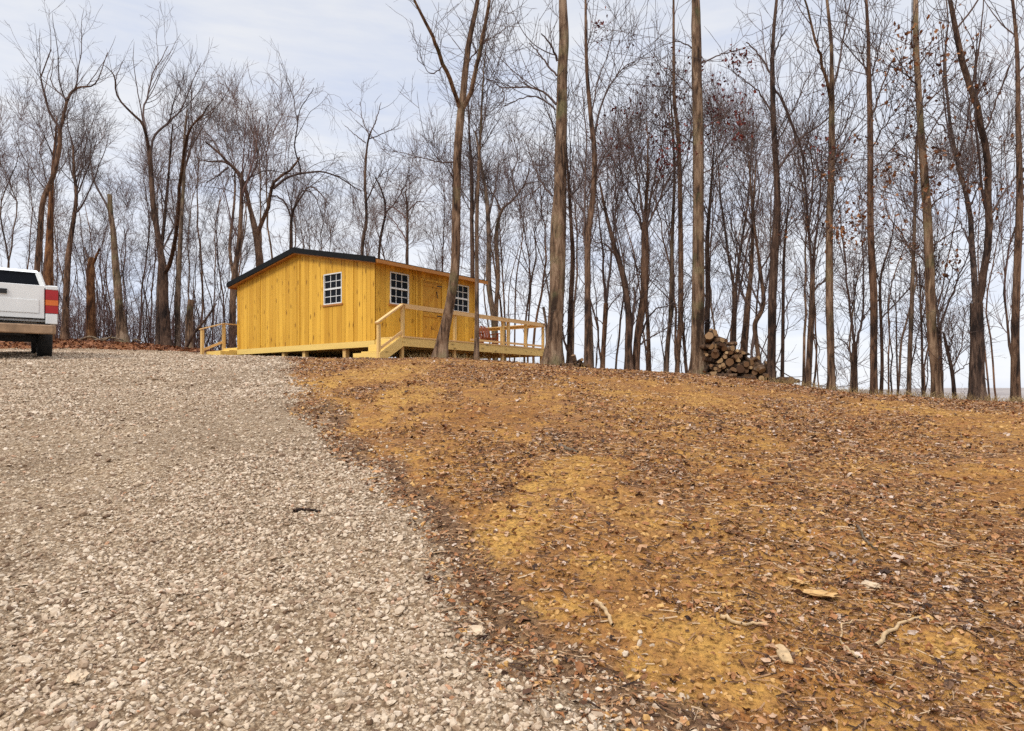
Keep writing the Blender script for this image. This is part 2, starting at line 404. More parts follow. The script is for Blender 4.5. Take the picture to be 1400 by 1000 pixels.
th = np.concatenate([np.linspace(-180, -55, 40, endpoint=False), np.linspace(-55, 55, 520, endpoint=False), np.linspace(55, 180, 41)[:-1]])*math.pi/180
rr = np.concatenate([np.geomspace(.35, 40, 330, endpoint=False), np.geomspace(40, 4200, 90)])
TH, RR = np.meshgrid(th, rr)
GX, GY = RR*np.sin(TH), RR*np.cos(TH)
GZ = terrain(GX, GY)
GS = gravel_sdf(GX, GY)
nT = len(th); nR = len(rr)
ii, jj = np.meshgrid(np.arange(nR-1), np.arange(nT), indexing='ij')
jn = (jj+1) % nT
quads = np.stack([ii*nT+jj, ii*nT+jn, (ii+1)*nT+jn, (ii+1)*nT+jj], -1).reshape(-1, 4)[:, ::-1]
GV = np.stack([GX, GY, GZ], -1).reshape(-1, 3)
fs = GS.ravel()[quads].mean(1) < 0
attrs = {'gravel': np.clip(.5-GS/.5, 0, 1).ravel(), 'clay': clay_mask(GX, GY).ravel(), 'leafy': leafy_mask(GX, GY).ravel(), 'edge': np.exp(-((GS-.12)/.2)**2).ravel()*sstep((9.5-GY)/3).ravel()}
cam_disc = len(GV)
def ground_part(name, sel, label, cat):
    q = quads[sel]; used, inv = np.unique(q, return_inverse=True)
    o = np_mesh(name, GV[used], inv.reshape(q.shape), M['ground'], smooth=True)
    for k, a in attrs.items():
        at = o.data.attributes.new(k, 'FLOAT', 'POINT'); at.data.foreach_set('value', a[used].astype(np.float32))
    return tag(o, label, cat, kind='structure')
ground_part('ground', ~fs, 'bare orange brown dirt hillside strewn with leaves, falling away behind the trees', 'ground')
ground_part('gravel_driveway', fs, 'pale crushed stone driveway climbing to the yellow cabin', 'driveway')

# ------------------------------------------------------------------ loose stones, leaves, chips
def scatter(n, Yr, u0, u1, rng, power=1.0):
    """points over the trapezoid between two depths, uniform per area"""
    Y = np.sqrt(rng.random(n)*(Yr[1]**2-Yr[0]**2)+Yr[0]**2)
    X = (u0+(u1-u0)*rng.random(n))*Y
    return X, Y
def ico(sub):
    import bmesh
    bm = bmesh.new(); bmesh.ops.create_icosphere(bm, subdivisions=sub, radius=1)
    v = np.array([x.co[:] for x in bm.verts]); f = np.array([[q.index for q in p.verts] for p in bm.faces]); bm.free()
    return v, f
def rock_variants(sub, n, seed):
    v, f = ico(sub); r = np.random.default_rng(seed); out = []
    for _ in range(n):
        w = v*(1+.15*r.standard_normal((len(v), 1)))
        for _ in range(7):
            nrm = r.standard_normal(3); nrm /= np.linalg.norm(nrm); d = r.uniform(.45, .8)
            ex = np.maximum(w@nrm-d, 0); w = w-ex[:, None]*nrm
        out.append(w*np.array([1, r.uniform(.6, .95), r.uniform(.4, .75)]))
    return out, f
def inst(X, Y, Z, size, variants, f, rng, tilt=.5):
    """merge copies of template shapes into arrays"""
    VV, FF = [], []; off = 0
    which = rng.integers(0, len(variants), len(X))
    for k, tv in enumerate(variants):
        s = which == k; n = s.sum()
        if not n: continue
        a = rng.random(n)*2*np.pi; b_ = rng.normal(0, tilt, n); c_ = rng.normal(0, tilt, n)
        ca, sa, cb, sb, cc, sc = np.cos(a), np.sin(a), np.cos(b_), np.sin(b_), np.cos(c_), np.sin(c_)
        z0 = np.zeros(n); o1 = np.ones(n)
        Rz = np.stack([np.stack([ca,-sa,z0],-1), np.stack([sa,ca,z0],-1), np.stack([z0,z0,o1],-1)], 1)
        Rx = np.stack([np.stack([o1,z0,z0],-1), np.stack([z0,cb,-sb],-1), np.stack([z0,sb,cb],-1)], 1)
        Ry = np.stack([np.stack([cc,z0,sc],-1), np.stack([z0,o1,z0],-1), np.stack([-sc,z0,cc],-1)], 1)
        R = Rz@Rx@Ry
        P = np.einsum('nij,kj->nki', R, tv)*size[s][:, None, None] + np.stack([X[s], Y[s], Z[s]], -1)[:, None, :]
        VV.append(P.reshape(-1, 3)); FF.append((f[None]+(np.arange(n)*len(tv))[:, None, None]+off).reshape(-1, f.shape[1])); off += n*len(tv)
    return np.concatenate(VV), np.concatenate(FF)

def join_np(parts):
    V, Q, o = [], [], 0
    for v, f in parts:
        V.append(v); Q.append(f+o); o += len(v)
    return np.concatenate(V), np.concatenate(Q)

rv_hi, rf_hi = rock_variants(2, 10, 3)
rv_lo, rf_lo = rock_variants(1, 10, 4)
parts = []
for Yr, dens, s0, s1, hi in [((1.3,3.2),4800,.005,.019,True),((3.2,5.2),3300,.006,.020,False),((5.2,9),1500,.008,.024,False),((9,15),430,.013,.034,False),((15,27),120,.018,.042,False)]:
    area = 0.5*(Yr[1]**2-Yr[0]**2)*1.35
    n = int(area*dens)
    X, Y = scatter(n, Yr, -1.0, .35, RNG)
    d = gravel_sdf(X, Y)
    keep = (d < -.05) | ((d < .55) & (RNG.random(n) < .45*np.exp(-np.maximum(d, 0)/.18)))
    dusty = fbm(X*.7+50, Y*.45+8, 2)              # packed, dusty strips with fewer stones
    keep &= RNG.random(n) < np.clip(.25+2.6*(dusty-.28), .22, 1)
    X, Y = X[keep], Y[keep]
    sz = s0+(s1-s0)*RNG.random(len(X))**2.2
    big = RNG.random(len(X)) < .012; sz[big] *= 1.8
    parts.append(inst(X, Y, terrain(X, Y)+sz*.18, sz, rv_hi if hi else rv_lo, rf_hi if hi else rf_lo, RNG))
V, Q = join_np(parts)
tag(np_mesh('gravel', V, Q, M['stone']), 'loose crushed limestone gravel covering the driveway', 'gravel', kind='stuff')

# leaves
def leaf_shape(w, curl, bow, lobes, seed):
    """a curled leaf: midrib of five points with a row of edge points on each side"""
    r = np.random.default_rng(seed); V = []
    t = np.linspace(-1, 1, 6)
    for k, y in enumerate(t):
        half = w*max(0.0, 1-y*y)**.6*(1+lobes*(.35 if k % 2 else -.3)*(abs(y) < .9))+.02
        zc = bow*(1-y*y)+.08*r.standard_normal()
        for sx in (-1, 0, 1):
            V.append([sx*half*(1+.12*r.standard_normal())+.06*np.sin(3*y), y, zc+abs(sx)*curl*half*(1+.5*r.standard_normal())])
    return np.array(V)
leaf_t = [leaf_shape(w, c, b_, l, k) for k, (w, c, b_, l) in enumerate([(.5,.5,-.1,.0),(.62,.3,.2,.6),(.45,.9,.1,.2),(.7,.15,-.25,.7),(.4,.6,.3,.0),(.55,-.5,.3,.5),(.6,.7,.05,.8)])]
leaf_f = np.array([q for k in range(5) for c in (0, 1) for q in ([3*k+c, 3*k+c+1, 3*k+c+4], [3*k+c, 3*k+c+4, 3*k+c+3])])
def litter_density(X, Y):
    n = fbm(X*.55+3, Y*.4+11, 3)*.6+fbm(X*2.1+70, Y*1.6, 3)*.4
    cm = clay_mask(X, Y)+(fbm(X*3+5, Y*2.4, 3)-.5)*.9
    return np.clip((n-.39)/.19, .10, 1)*(1-.8*sstep(cm*1.3-.25))
parts, cparts, dparts, gparts = [], [], [], []
for Yr, dl, dc, s0, s1 in [((1.3,3.4),1600,2400,.005,.021),((3.4,6),1000,1500,.006,.024),((6,10),540,700,.008,.027),((10,20),240,220,.012,.032)]:
    for kind, dens in (('l', dl), ('g', dl*.14), ('c', dc), ('d', dc*.6)):
        n = int(.5*(Yr[1]**2-Yr[0]**2)*1.45*dens)
        X, Y = scatter(n, Yr, -.45, 1.0, RNG)
        d = gravel_sdf(X, Y); p = X/Y*F+CX
        ld = litter_density(X, Y) if kind != 'd' else .25+.55*clay_mask(X, Y)
        edge = np.exp(-((d-.1)/.2)**2)
        ld = np.maximum(ld, .85*edge*(kind != 'd')*sstep((10.5-Y)/4))
        keep = (d > -.12) & (RNG.random(n) < ld) & (Y < np.interp(p, _px, T_yc)+1.5)
        X, Y = X[keep], Y[keep]; k = len(X); Z = terrain(X, Y)
        if kind == 'g':                      # drifts of bigger weathered leaves
            dr = fbm(X*1.6+31, Y*1.2+77, 2) > .60
            X, Y, Z = X[dr], Y[dr], Z[dr]; k = len(X)
            sz = (s0+(s1-s0)*(.35+.65*RNG.random(k)))*1.15
            gparts.append(inst(X, Y, Z+.012, sz, leaf_t, leaf_f, RNG, .45))
        elif kind == 'l':
            sz = s0+(s1-s0)*RNG.random(k)**2.0; sz[RNG.random(k) < .04] *= 1.7
            parts.append(inst(X, Y, Z+.008, sz, leaf_t, leaf_f, RNG, .38))
        elif kind == 'd':
            sz = .004+.016*RNG.random(k)**2.5*(1+Yr[0]*.12)
            dparts.append(inst(X, Y, Z+sz*.1, sz, rv_lo, rf_lo, RNG))
        else:
            L = .008+.05*RNG.random(k)**3.5; a = RNG.random(k)*6.283; t = RNG.normal(0, .12, k)
            D = np.stack([np.cos(a), np.sin(a), t], -1)*L[:, None]
            P = np.stack([X, Y, Z+.007], -1)
            bend = RNG.normal(0, .12, (k, 3))*L[:, None]
            P = np.stack([P-D, P+bend*.5, P+D], 1)
            R = np.tile((.001+.0026*RNG.random(k)**2)[:, None], (1, 3))*(1+Yr[0]*.07)
            cparts.append(tubes(P, R, 3))
V, Q = join_np(parts)
tag(np_mesh('leaf_litter', V, Q, M['litter']), 'dry brown fallen leaves scattered over the dirt slope', 'leaves', kind='stuff')
V, Q = join_np(gparts)
tag(np_mesh('weathered_leaves', V, Q, M['grey_leaf']), 'drifts of bigger greyish curled leaves on the slope', 'leaves', kind='stuff')
V, Q = join_np(cparts)
tag(np_mesh('twig_litter', V, Q, M['chip']), 'small twigs and bark shreds scattered over the dirt slope', 'twigs', kind='stuff')
V, Q = join_np(dparts)
tag(np_mesh('dirt_clods', V, Q, M['clod']), 'crumbled lumps of orange clay soil on the slope', 'dirt', kind='stuff')
# red-brown leaves of the bank under the woods
n = 5200
X = RNG.uniform(-34, -10.5, n); Y = RNG.uniform(24.6, 31.5, n); p = X/Y*F+CX
keep = (p < 330) & (gravel_sdf(X, Y) > -.2); X, Y = X[keep], Y[keep]
V, Q = inst(X, Y, terrain(X, Y)+.02, .05+.06*RNG.random(len(X)), leaf_t, leaf_f, RNG, .5)
tag(np_mesh('bank_leaves', V, Q, M['bank_leaf']), 'red brown leaves covering the low bank under the woods', 'leaves', kind='stuff')
# dry grass along the crest
n = 1500
p = np.concatenate([RNG.uniform(1040, 1420, 1100), RNG.uniform(560, 800, 400)]); Y = np.interp(p, _px, T_yc)+RNG.uniform(-.9, .5, n)
X = (p-CX)/F*Y; Z = terrain(X, Y)
L = RNG.uniform(.06, .22, n); D = RNG.normal(0, .35, (n, 3)); D[:, 2] = 1
P0 = np.stack([X, Y, Z-.01], -1)
P = np.stack([P0, P0+D*L[:, None]*.5, P0+D*L[:, None]*np.array([1.3, 1.3, .85])], 1)
V, Q = tubes(P, np.tile(np.array([.0035, .003, .001]), (n, 1)), 3)
tag(np_mesh('dry_grass', V, Q, M['dry_grass']), 'sparse straw coloured grass along the brow of the slope', 'grass', kind='stuff')

# ------------------------------------------------------------------ trees
def smooth_path(P, K):
    """Catmull-Rom through P (n,d), resampled to K points"""
    P = np.asarray(P, float); n = len(P)
    if n == 2: t = np.linspace(0, 1, K)[:, None]; return P[0]*(1-t)+P[1]*t
    E = np.vstack([2*P[0]-P[1], P, 2*P[-1]-P[-2]])
    out = []
    for t in np.linspace(0, n-1-1e-6, K):
        i = int(t); f = t-i; a, b_, c, d = E[i], E[i+1], E[i+2], E[i+3]
        out.append(.5*((2*b_)+(-a+c)*f+(2*a-5*b_+4*c-d)*f*f+(-a+3*b_-3*c+d)*f**3))
    return np.array(out)

def grow(P, R, rng, count, tmin, L0, L1, ang, up, K, wig, rmin, rfac=.55, rlen=.012, tdec=.45, tpow=1.0):
    """children of the branches P (N,K,3), R (N,K)"""
    n = int(count)
    if n <= 0 or len(P) == 0: return np.zeros((0, K, 3)), np.zeros((0, K))
    Kp = P.shape[1]
    seg = np.linalg.norm(np.diff(P, axis=1), axis=2).sum(1)
    idx = rng.choice(len(P), n, p=seg/seg.sum())
    t = tmin+(1-tmin)*rng.random(n)**tpow
    g = t*(Kp-1); i = np.minimum(g.astype(int), Kp-2); f = (g-i)[:, None]
    A, B = P[idx, i], P[idx, i+1]
    S = A*(1-f)+B*f
    Tn = B-A; Tn /= np.linalg.norm(Tn, axis=1, keepdims=True)+1e-9
    rp = R[idx, i]*(1-f[:, 0])+R[idx, i+1]*f[:, 0]
    q = rng.standard_normal((n, 3)); q -= (q*Tn).sum(1, keepdims=True)*Tn; q /= np.linalg.norm(q, axis=1, keepdims=True)+1e-9
    an = rng.normal(ang, .22, n)[:, None]
    D = Tn*np.cos(an)+q*np.sin(an)
    L = (L0+(L1-L0)*rng.random(n)**1.5)*(1-tdec*t)
    r0 = np.minimum(rp*rfac, np.maximum(L*rlen, rmin*1.3))
    pts = [S]; p = S
    upv = np.array([0, 0, 1.0])
    for k in range(K-1):
        D = D+upv*up+rng.standard_normal((n, 3))*wig
        D /= np.linalg.norm(D, axis=1, keepdims=True)+1e-9
        p = p+D*(L/(K-1))[:, None]; pts.append(p)
    Pn = np.stack(pts, 1)
    tt = np.linspace(0, 1, K)[None]
    Rn = np.maximum(r0[:, None]*(1-.75*tt), rmin)
    Rn[:, -1] *= .5
    return Pn, Rn

def trunk_mesh(P, R, rng, S=12, flare=.6):
    h = np.linalg.norm(np.diff(P, axis=0), axis=1); h = np.concatenate([[0], np.cumsum(h)])
    V, Q = tubes(P[None], (R*(1+flare*np.exp(-h/(R[0]*1.6+.05))))[None], S)
    a = np.arange(S)*2*np.pi/S; ph = rng.random(6)*6.28
    lob = np.exp(-h/(R[0]*2+.05))[:, None]*.22*(np.cos(3*a+ph[0])+.7*np.cos(5*a+ph[1]))[None]
    lob = lob+.035*np.cos(2*a[None]+ph[2]+h[:, None]*1.7)+.03*np.cos(5*a[None]+h[:, None]*3+ph[3])+.025*rng.standard_normal((len(P), S))
    C = np.repeat(P, S, axis=0)
    V = C+(V-C)*(1+lob.reshape(-1, 1))
    return V, Q

def leaf_cloud(parent, P, n, rng, mat, zlo, zhi, xlim=None, size=.042):
    """leaves hanging on twig ends between two heights"""
    ends = P.reshape(-1, 3)
    s = (ends[:, 2] > zlo) & (ends[:, 2] < zhi)
    ends = ends[s]
    if len(ends) == 0: return
    c = ends[rng.choice(len(ends), max(3, n//9))]
    e = c[rng.integers(0, len(c), n)]+rng.normal(0, .16, (n, 3))
    V, Q = inst(e[:, 0], e[:, 1], e[:, 2], size*(.6+.8*rng.random(n)), leaf_t, leaf_f, rng, 1.2)
    np_mesh('leaves', V, Q, mat, parent)

def parse(s, w=True):
    return [tuple(float(q) for q in a.split(',')) for a in s.split()]

TREES = []
def tree(label, Y, trunk, branches=(), bark='bark_mid', twig='twig_dark', n1=12, n2=90, n3=620, tmin=.35, L1=(1.2,3.2), L2=(.5,1.5), L3=(.18,.6), ang=.75, up=.10,
         wig=.13, group=None, name='bare_tree', leaves=None, snag=False, seed=None, flare=.6, S=12, cat='tree', extend=True, droop=0.0, twigs_on_trunk=True):
    n1 = int(round(n1*.75)); n2 = int(n2*.62); n3 = min(int(n3*.29), 270); L1 = (L1[0]*1.5, L1[1]*1.7); L2 = (L2[0]*1.3, L2[1]*1.4); ang *= .9
    seed = seed if seed is not None else len(TREES)*13+101
    rng = np.random.default_rng(seed); TREES.append(label)
    tp = parse(trunk)
    if Y <= 0: Y = ycrest(tp[0][0])-Y*1.0-.1       # 0: on the brow; -3: three metres behind it
    bx, by = (tp[0][0]-CX)/F*Y, Y
    bz = float(terrain(bx, by))
    P3 = []; lean = rng.normal(0, .02)
    for i, (px, py, w) in enumerate(tp):
        z = (HY-py)/F*Y
        yy = Y+lean*(z-bz)
        P3.append([(px-CX)/F*yy-bx, yy-by, (HY-py)/F*yy-bz, w*(.92 if Y < 26 else .78)/2*Y/F])
    P3[0][2] = -.15; P3[0][1] = 0
    if P3[1][2] < .25: P3[1][2] = .25
    if tp[-1][1] < 75 and not snag and extend:       # the stem goes on above the photograph
        a, b_ = np.array(P3[-2]), np.array(P3[-1]); d = (b_-a)[:3]; d = d/np.linalg.norm(d)
        for k in (1, 2, 3):
            d = d+rng.normal(0, .05, 3); d /= np.linalg.norm(d)
            q = np.array(P3[-1][:3])+d*1.3; P3.append([*q, P3[-1][3]*.72])
    tk = smooth_path(P3, max(18, 4*len(P3)))
    tk[:, 3] = np.maximum(tk[:, 3], .004)
    root = empty(name, (bx, by, bz)); tag(root, label, cat, group)
    hgt = tk[-1, 2]
    V, Q = trunk_mesh(tk[:, :3], tk[:, 3], rng, S, flare*.7)
    TP = [(V, Q)]
    crown = []
    L0P, L0R = [], []
    if twigs_on_trunk:
        tsel = smooth_path(tk, 16); L0P.append(tsel[:, :3]); L0R.append(tsel[:, 3])
    BP, BR = [], []
    for bs in branches:
        bp = parse(bs); w0, w1 = bp[0][2], bp[-1][2] if len(bp[-1]) > 2 else .8
        d0 = int(np.argmin([abs(t_[0]+bx-(bp[0][0]-CX)/F*Y)+abs(t_[2]+bz-(HY-bp[0][1])/F*Y) for t_ in tk]))
        y0 = tk[d0, 1]+by; sl = rng.normal(0, .35)
        q = []; acc = 0
        for i, b3 in enumerate(bp):
            if i: acc += math.hypot(b3[0]-bp[i-1][0], b3[1]-bp[i-1][1])/F*Y
            yy = y0+sl*acc
            q.append([(b3[0]-CX)/F*yy-bx, yy-by, (HY-b3[1])/F*yy-bz, (w0+(w1-w0)*i/(len(bp)-1))*.8/2*Y/F])
        if bp[-1][1] < 75 and w1 > 2:
            d = np.array(q[-1][:3])-np.array(q[-2][:3]); d /= np.linalg.norm(d)
            for k in (1, 2): q.append([*(np.array(q[-1][:3])+d*1.2+rng.normal(0, .12, 3)), q[-1][3]*.65])
        q = smooth_path(q, 16); q[1:-1, :3] += rng.normal(0, .012, (14, 3)); BP.append(q[:, :3]); BR.append(q[:, 3])
    for q3, r3 in zip(BP, BR):
        if r3[0]*2*F/Y > 4.2: TP.append(tubes(q3[None], r3[None], 9))
        else: crown.append(tubes(q3[None], r3[None], 6))
    AP = [np.array(L0P).reshape(-1, 16, 3)] if L0P else []; AR = [np.array(L0R).reshape(-1, 16)] if L0R else []
    last = None
    if not snag:
        if L0P and n1:
            p1, r1 = grow(np.array(L0P), np.array(L0R), rng, n1, tmin, L1[0], L1[1], ang, up*.8, 16, wig*.45, .007, .55, .0105, .4)
            crown.append(tubes(p1, r1, 5)); BP += list(p1); BR += list(r1)
        if branches and BP:
            kb = len(branches)
            p1, r1 = grow(np.array(BP[:kb]), np.array(BR[:kb]), rng, int(kb*5.5*min(1, n2/70)), .15, L1[0]*.45, L1[1]*.8, .62, up*.9-droop*.4, 16, wig*.45, .005, .6, .0085, .4)
            crown.append(tubes(p1, r1, 5)); BP += list(p1); BR += list(r1)
        if BP:
            PB, RB = np.array(BP), np.array(BR)
            p2, r2 = grow(PB, RB, rng, n2*1.1, .12, L2[0]*1.2, L2[1]*1.25, ang*1.05, up*.4-droop, 8, wig*.7, .0055, .6, .0085, .45)
            p2b, r2b = grow(np.array(L0P), np.array(L0R), rng, n2*.12 if L0P else 0, tmin*.75, L2[0]*.6, L2[1]*.9, .95, up*.4-droop, 8, wig*.6, .005, .5, .009, .4) if L0P else (p2[:0], r2[:0])
            p2 = np.concatenate([p2, p2b]); r2 = np.concatenate([r2, r2b])
            crown.append(tubes(p2, r2, 4))
            p3, r3 = grow(p2, r2, rng, n3*.9, .12, L3[0]*1.5, L3[1]*2.0, .78, up*.25-droop, 6, wig*.8, .0042, .7, .008, .3)
            crown.append(tubes(p3, r3, 3)); last = p3
            p4, r4 = grow(p3, r3, rng, n3*.75, .15, L3[0]*.9, L3[1]*1.1, .7, up*.2-droop, 3, wig*.8, .0034, .8, .006, .2)
            crown.append(tubes(p4, r4, 3))
    np_mesh('trunk', *join_np(TP), M[bark], root, smooth=True)
    if crown:
        V, Q = join_np(crown); np_mesh('crown', V, Q, M[twig], root, smooth=True)
    if leaves and last is not None:
        cnt, mat, ylo, yhi = leaves
        leaf_cloud(root, last, cnt, rng, M[mat], (HY-ylo)/F*Y-bz, (HY-yhi)/F*Y-bz)
    return root

# --- the woods behind the drive, on the leaf bank
tree('dark leaning tree rising behind the pickup, forked high into two arching limbs', 27, '40,470,11 48,400,10 54,329,9 59,275,8.5 72,243,8 81,203,7 82,176,6',
     ['82,178,5 68,153,4 61,131,3.5 57,104,3 70,68,1.5', '82,178,5.5 93,135,4.5 108,120,3.5 131,113,2.5 147,72,1', '93,136,3 77,124,2.5 70,108,1.5 74,80,1'], 'bark_mid', n1=5, n2=80, n3=600, tmin=.5)
tree('stout brown trunk standing directly behind the pickup bed', 28, '66,470,18 66,392,16 68,320,11 70,266,7 74,210,4 78,160,2', [], 'bark_rot', n1=12, L1=(1,3))
tree('broken grey snag with a jagged top and one splintered leaning limb', 29.3, '169,468,17 160,387,12 155,320,9.5 151,290,8.5 150,266,7',
     ['150,290,4 140,270,3.5 129,248,3 124,225,2.6 122,212,2.2'], 'bark_warm', snag=True, name='dead_snag', flare=.9)
tree('rotten reddish snag with a stubby forked top in the woods', 30, '124,462,15 124,410,13 124,365,12 126,352,8', ['126,362,6 131,352,5 136,340,3', '123,360,5 118,348,4 116,338,2.5'], 'bark_rot', snag=True, name='dead_snag')
tree('slender crooked tree between the pickup and the reddish snag', 29, '88,462,11 93,356,9 104,275,6 101,235,4.5 100,198,3', ['100,200,2.5 92,170,2 94,150,1', '103,270,3 120,230,2 133,190,1'], 'bark_mid', n2=70)
tree('tall many stemmed tree with a widely spreading crown between the snags and the cabin', 29.5, '228,475,17 224,410,15 223.5,374,14 217,329,10 210,284,9 205,216,8 203,200,7',
     ['204,205,5.5 196,171,4.5 181,156,4 160,131,3 156,104,2.2 143,90,1', '200,185,4 196,149,3.4 201,135,3 208,104,2.4 218,85,1.8 230,63,1', '205,212,5 212,185,4.4 230,169,3.8 248,149,3 260,120,2 275,86,1',
      '225,374,8 234,356,7 243,302,5.5 247,243,4.5 256,185,3.5 274,160,2 290,140,1', '160,131,2 158,110,1.6 168,84,1', '230,169,2.4 238,140,2 246,110,1'], 'bark_mid', n1=4, n2=130, n3=1000)
tree('dark straight trunk standing close beside the many stemmed tree', 30, '216,475,10 217,420,8 219,360,7 226,290,5 232,220,3.5 236,170,2', [], 'bark_dark', n1=12)
tree('grey trunk between the many stemmed tree and the cabin porch', 30, '243,477,10 243,410,9 247,320,7 252,230,5 252,190,4 256,150,2.5', ['252,232,3 268,190,2 300,140,1'], 'bark_grey', n1=10)
tree('short rotten stump snag beside the cabin porch stairs', 29.5, '259,478,13 259,440,12 261,410,10', [], 'bark_warm', snag=True, name='dead_snag')
tree('dead pole leaning across the woods beside the porch stairs', 28.3, '250,477,6 266,455,5 285,432,3.5 296,415,2', [], 'bark_dark', snag=True, name='leaning_pole', cat='dead tree')
tree('tree with two close stems rising behind the porch railing', 31, '317,478,12 318,430,11 319,392,10 324,350,8 328,320,7.5 330,275,6.5 331,235,5', ['320,380,6 314,340,5 320,280,4 322,230,3', '330,270,4 346,220,2.5 356,160,1.2', '330,255,3 334,200,2 338,140,1'], 'bark_mid', 'twig_mid', n1=6, n2=90, n3=700, up=.16)
tree('gnarled vine hung tree arching over the cabin roof peak', 33, '357,470,16 356,400,14 355,360,13 351,324,12 344,295,9',
     ['346,300,8 339,275,8 330,243,8 315,225,8 297,207,6 281,194,3', '315,225,5 303,221,4 287,221,3 272,220,1.5', '312,229,4 303,236,3.5 294,243,2.5 282,250,1.2', '300,208,3 290,190,2 276,178,1.2',
      '351,326,8 358,305,7.5 367,284,7 373,252,6 385,241,5.5 398,231,4.5 410,215,2.5', '373,258,5 388,246,5 402,240,5 420,236,4.6 440,235,4.2 460,241,3.6 478,252,2.8 495,262,1.6',
      '411,237,3 406,215,2.8 403,199,2.5 406,175,2 410,151,1.6 420,135,1.2 429,120,.8', '407,170,1.8 400,130,1.3 390,106,.8', '335,250,4 345,238,3 352,215,2.4 347,190,1.4'],
     'bark_mid', n1=0, n2=260, n3=1700, droop=.24, up=.05, wig=.2, L2=(.5,1.7), L3=(.2,.9), twigs_on_trunk=False)
tree('low tangled drooping tree showing above the cabin roof peak', 34, '397,470,7 397,400,6.5 398,337,6 399,295,5 408,274,4', ['408,275,3.5 422,256,3 436,262,2.5 450,280,1.4', '399,300,3.5 388,275,3 372,268,2.4 360,280,1.2', '400,290,3 412,262,2.2 430,268,1.6 442,300,1'], 'bark_dark', n1=3, n2=190, n3=1100, droop=.25, wig=.2, L2=(.5,1.5))
tree('upright slim tree with a small open crown behind the dark roof edge', 33, '494,470,7 495,347,6 501,302,5.5 499,246,4.5 502,200,3.5 507,180,3', ['507,182,2.6 515,162,2 521,140,.8', '505,185,2 496,165,1.6 492,140,.8', '500,196,2 485,184,1.6 471,172,.8', '501,276,2.6 512,252,2.2 518,242,1.8 538,228,.8', '505,190,2 530,180,1.2 545,172,.7'],
     'bark_dark', n1=4, n2=60, n3=300, L2=(.4,1.1))
tree('thin bushy tree with a reddish tangled top above the roof', 33, '557,470,6 557,361,4.5 557,300,4 556,277,3.4 554,262,2.5', ['557,300,2.5 540,285,2 526,282,1', '557,290,2.5 572,276,2 586,280,1', '557,330,2.6 536,300,2 518,292,1', '556,280,2 548,262,1.5 540,250,.8'], 'bark_dark', 'twig_mid', n1=8, n2=170, n3=1100, tmin=.55, L1=(.5,1.6), up=.0, wig=.22)
tree('crooked thin tree beside the bushy reddish one behind the roof', 34, '516,470,6 518,351,4.5 527,291,4 522,262,3 512,240,1.5', ['527,293,2.6 545,270,2 560,240,1'], 'bark_dark', n1=10, n2=120, n3=700, tmin=.5, L1=(.6,2))

# --- trees at the cabin and the deck
tree('big leaning brown trunk rooted before the deck, forked into three high stems', 18.2, '601,486,22 606,460,16 614,423,14.5 620,385,14 623,350,13 624,275,12.5 625,221,12.5 629,165,12 633,130,9.5 636,100,9 639,75,8.5 642,53,8',
     ['629,150,7.5 618,115,7 605,86,6.5 597,66,6 591,50,5.5', '632,150,8 642,130,8 650,99,7.5 656,75,7 660,52,6.5', '640,85,2.6 662,60,2 690,40,1', '607,90,2.2 590,100,1.8 570,80,1', '625,222,3 600,222,2.4 575,215,1.6 520,203,.8', '624,250,2.4 608,225,1.8 590,210,1'],
     'bark_warm', n1=5, n2=95, n3=600, tmin=.55, flare=.5, S=18, L1=(.7,1.7), L2=(.4,1.1))
tree('thin grey trunk growing hard against the deck by the cabin corner', 18.8, '651,492,8 652,440,6.6 652,392,6.3 652,302,5.6 654,239,4.6 657,180,3.6 660,120,2.4 664,70,1.2', [], 'bark_grey', n1=14, n2=150, n3=1000, tmin=.45, L1=(.6,1.6), up=.12)
tree('dark twin stemmed tree rising just behind the cabin roof end', 30, '646,470,9 646,374,7.5 645,302,7 645,243,6.5 642,190,4 640,140,2', ['645,300,4 652,250,3.5 655,200,2.5 664,150,1.2'], 'bark_dark', n1=16, n2=210, n3=1500, tmin=.4, L1=(.8,2.4), wig=.18)
tree('pale curved trunk behind the deck chair', 29, '679,480,11 675,441,9.5 670,405,9.5 668,383,9 668,311,8 664,261,6.5 657,221,5 650,180,3', ['667,300,3.6 676,262,3 682,220,1.8'], 'bark_grey', n1=12, n2=160, n3=1000, tmin=.5, L1=(.8,2.2))
tree('crooked tree behind the deck rail with an elbowed side limb', 29.5, '676,480,9 678,432,8 681,374,7.5 678,330,7 682,300,6 688,284,5', ['688,285,4.5 704,270,4 717,252,2.6 724,230,1.2', '686,290,4 676,268,3.5 668,255,2.5 662,232,1.2', '706,268,2.6 700,240,2.2 708,215,1.6 702,190,1', '717,252,2 735,248,1.5 755,240,.8'], 'bark_grey', n1=3, n2=120, n3=700, wig=.2)
tree('thin dark sapling just past the deck chair', 27.5, '692,490,3.5 690,432,3 687,374,2.6 683,310,2 680,260,1', [], 'bark_dark', n1=9, n2=50, n3=260, L1=(.4,1.3), name='sapling')
tree('thin sapling rising through the middle of the deck rail', 28, '703,490,3 704,440,2.8 706,380,2.4 714,330,1.8 716,290,1', [], 'bark_dark', n1=9, n2=50, n3=260, L1=(.4,1.3), name='sapling')
tree('kinked dark sapling behind the end corner of the deck rail', 28.5, '716,492,4 718,450,3.6 724,401,3.4 728,375,3 733,350,2.6 731,320,1.6 735,280,1', ['727,380,2 712,360,1.6 700,345,.8'], 'bark_dark', n1=7, n2=50, n3=260, L1=(.4,1.4), name='sapling')
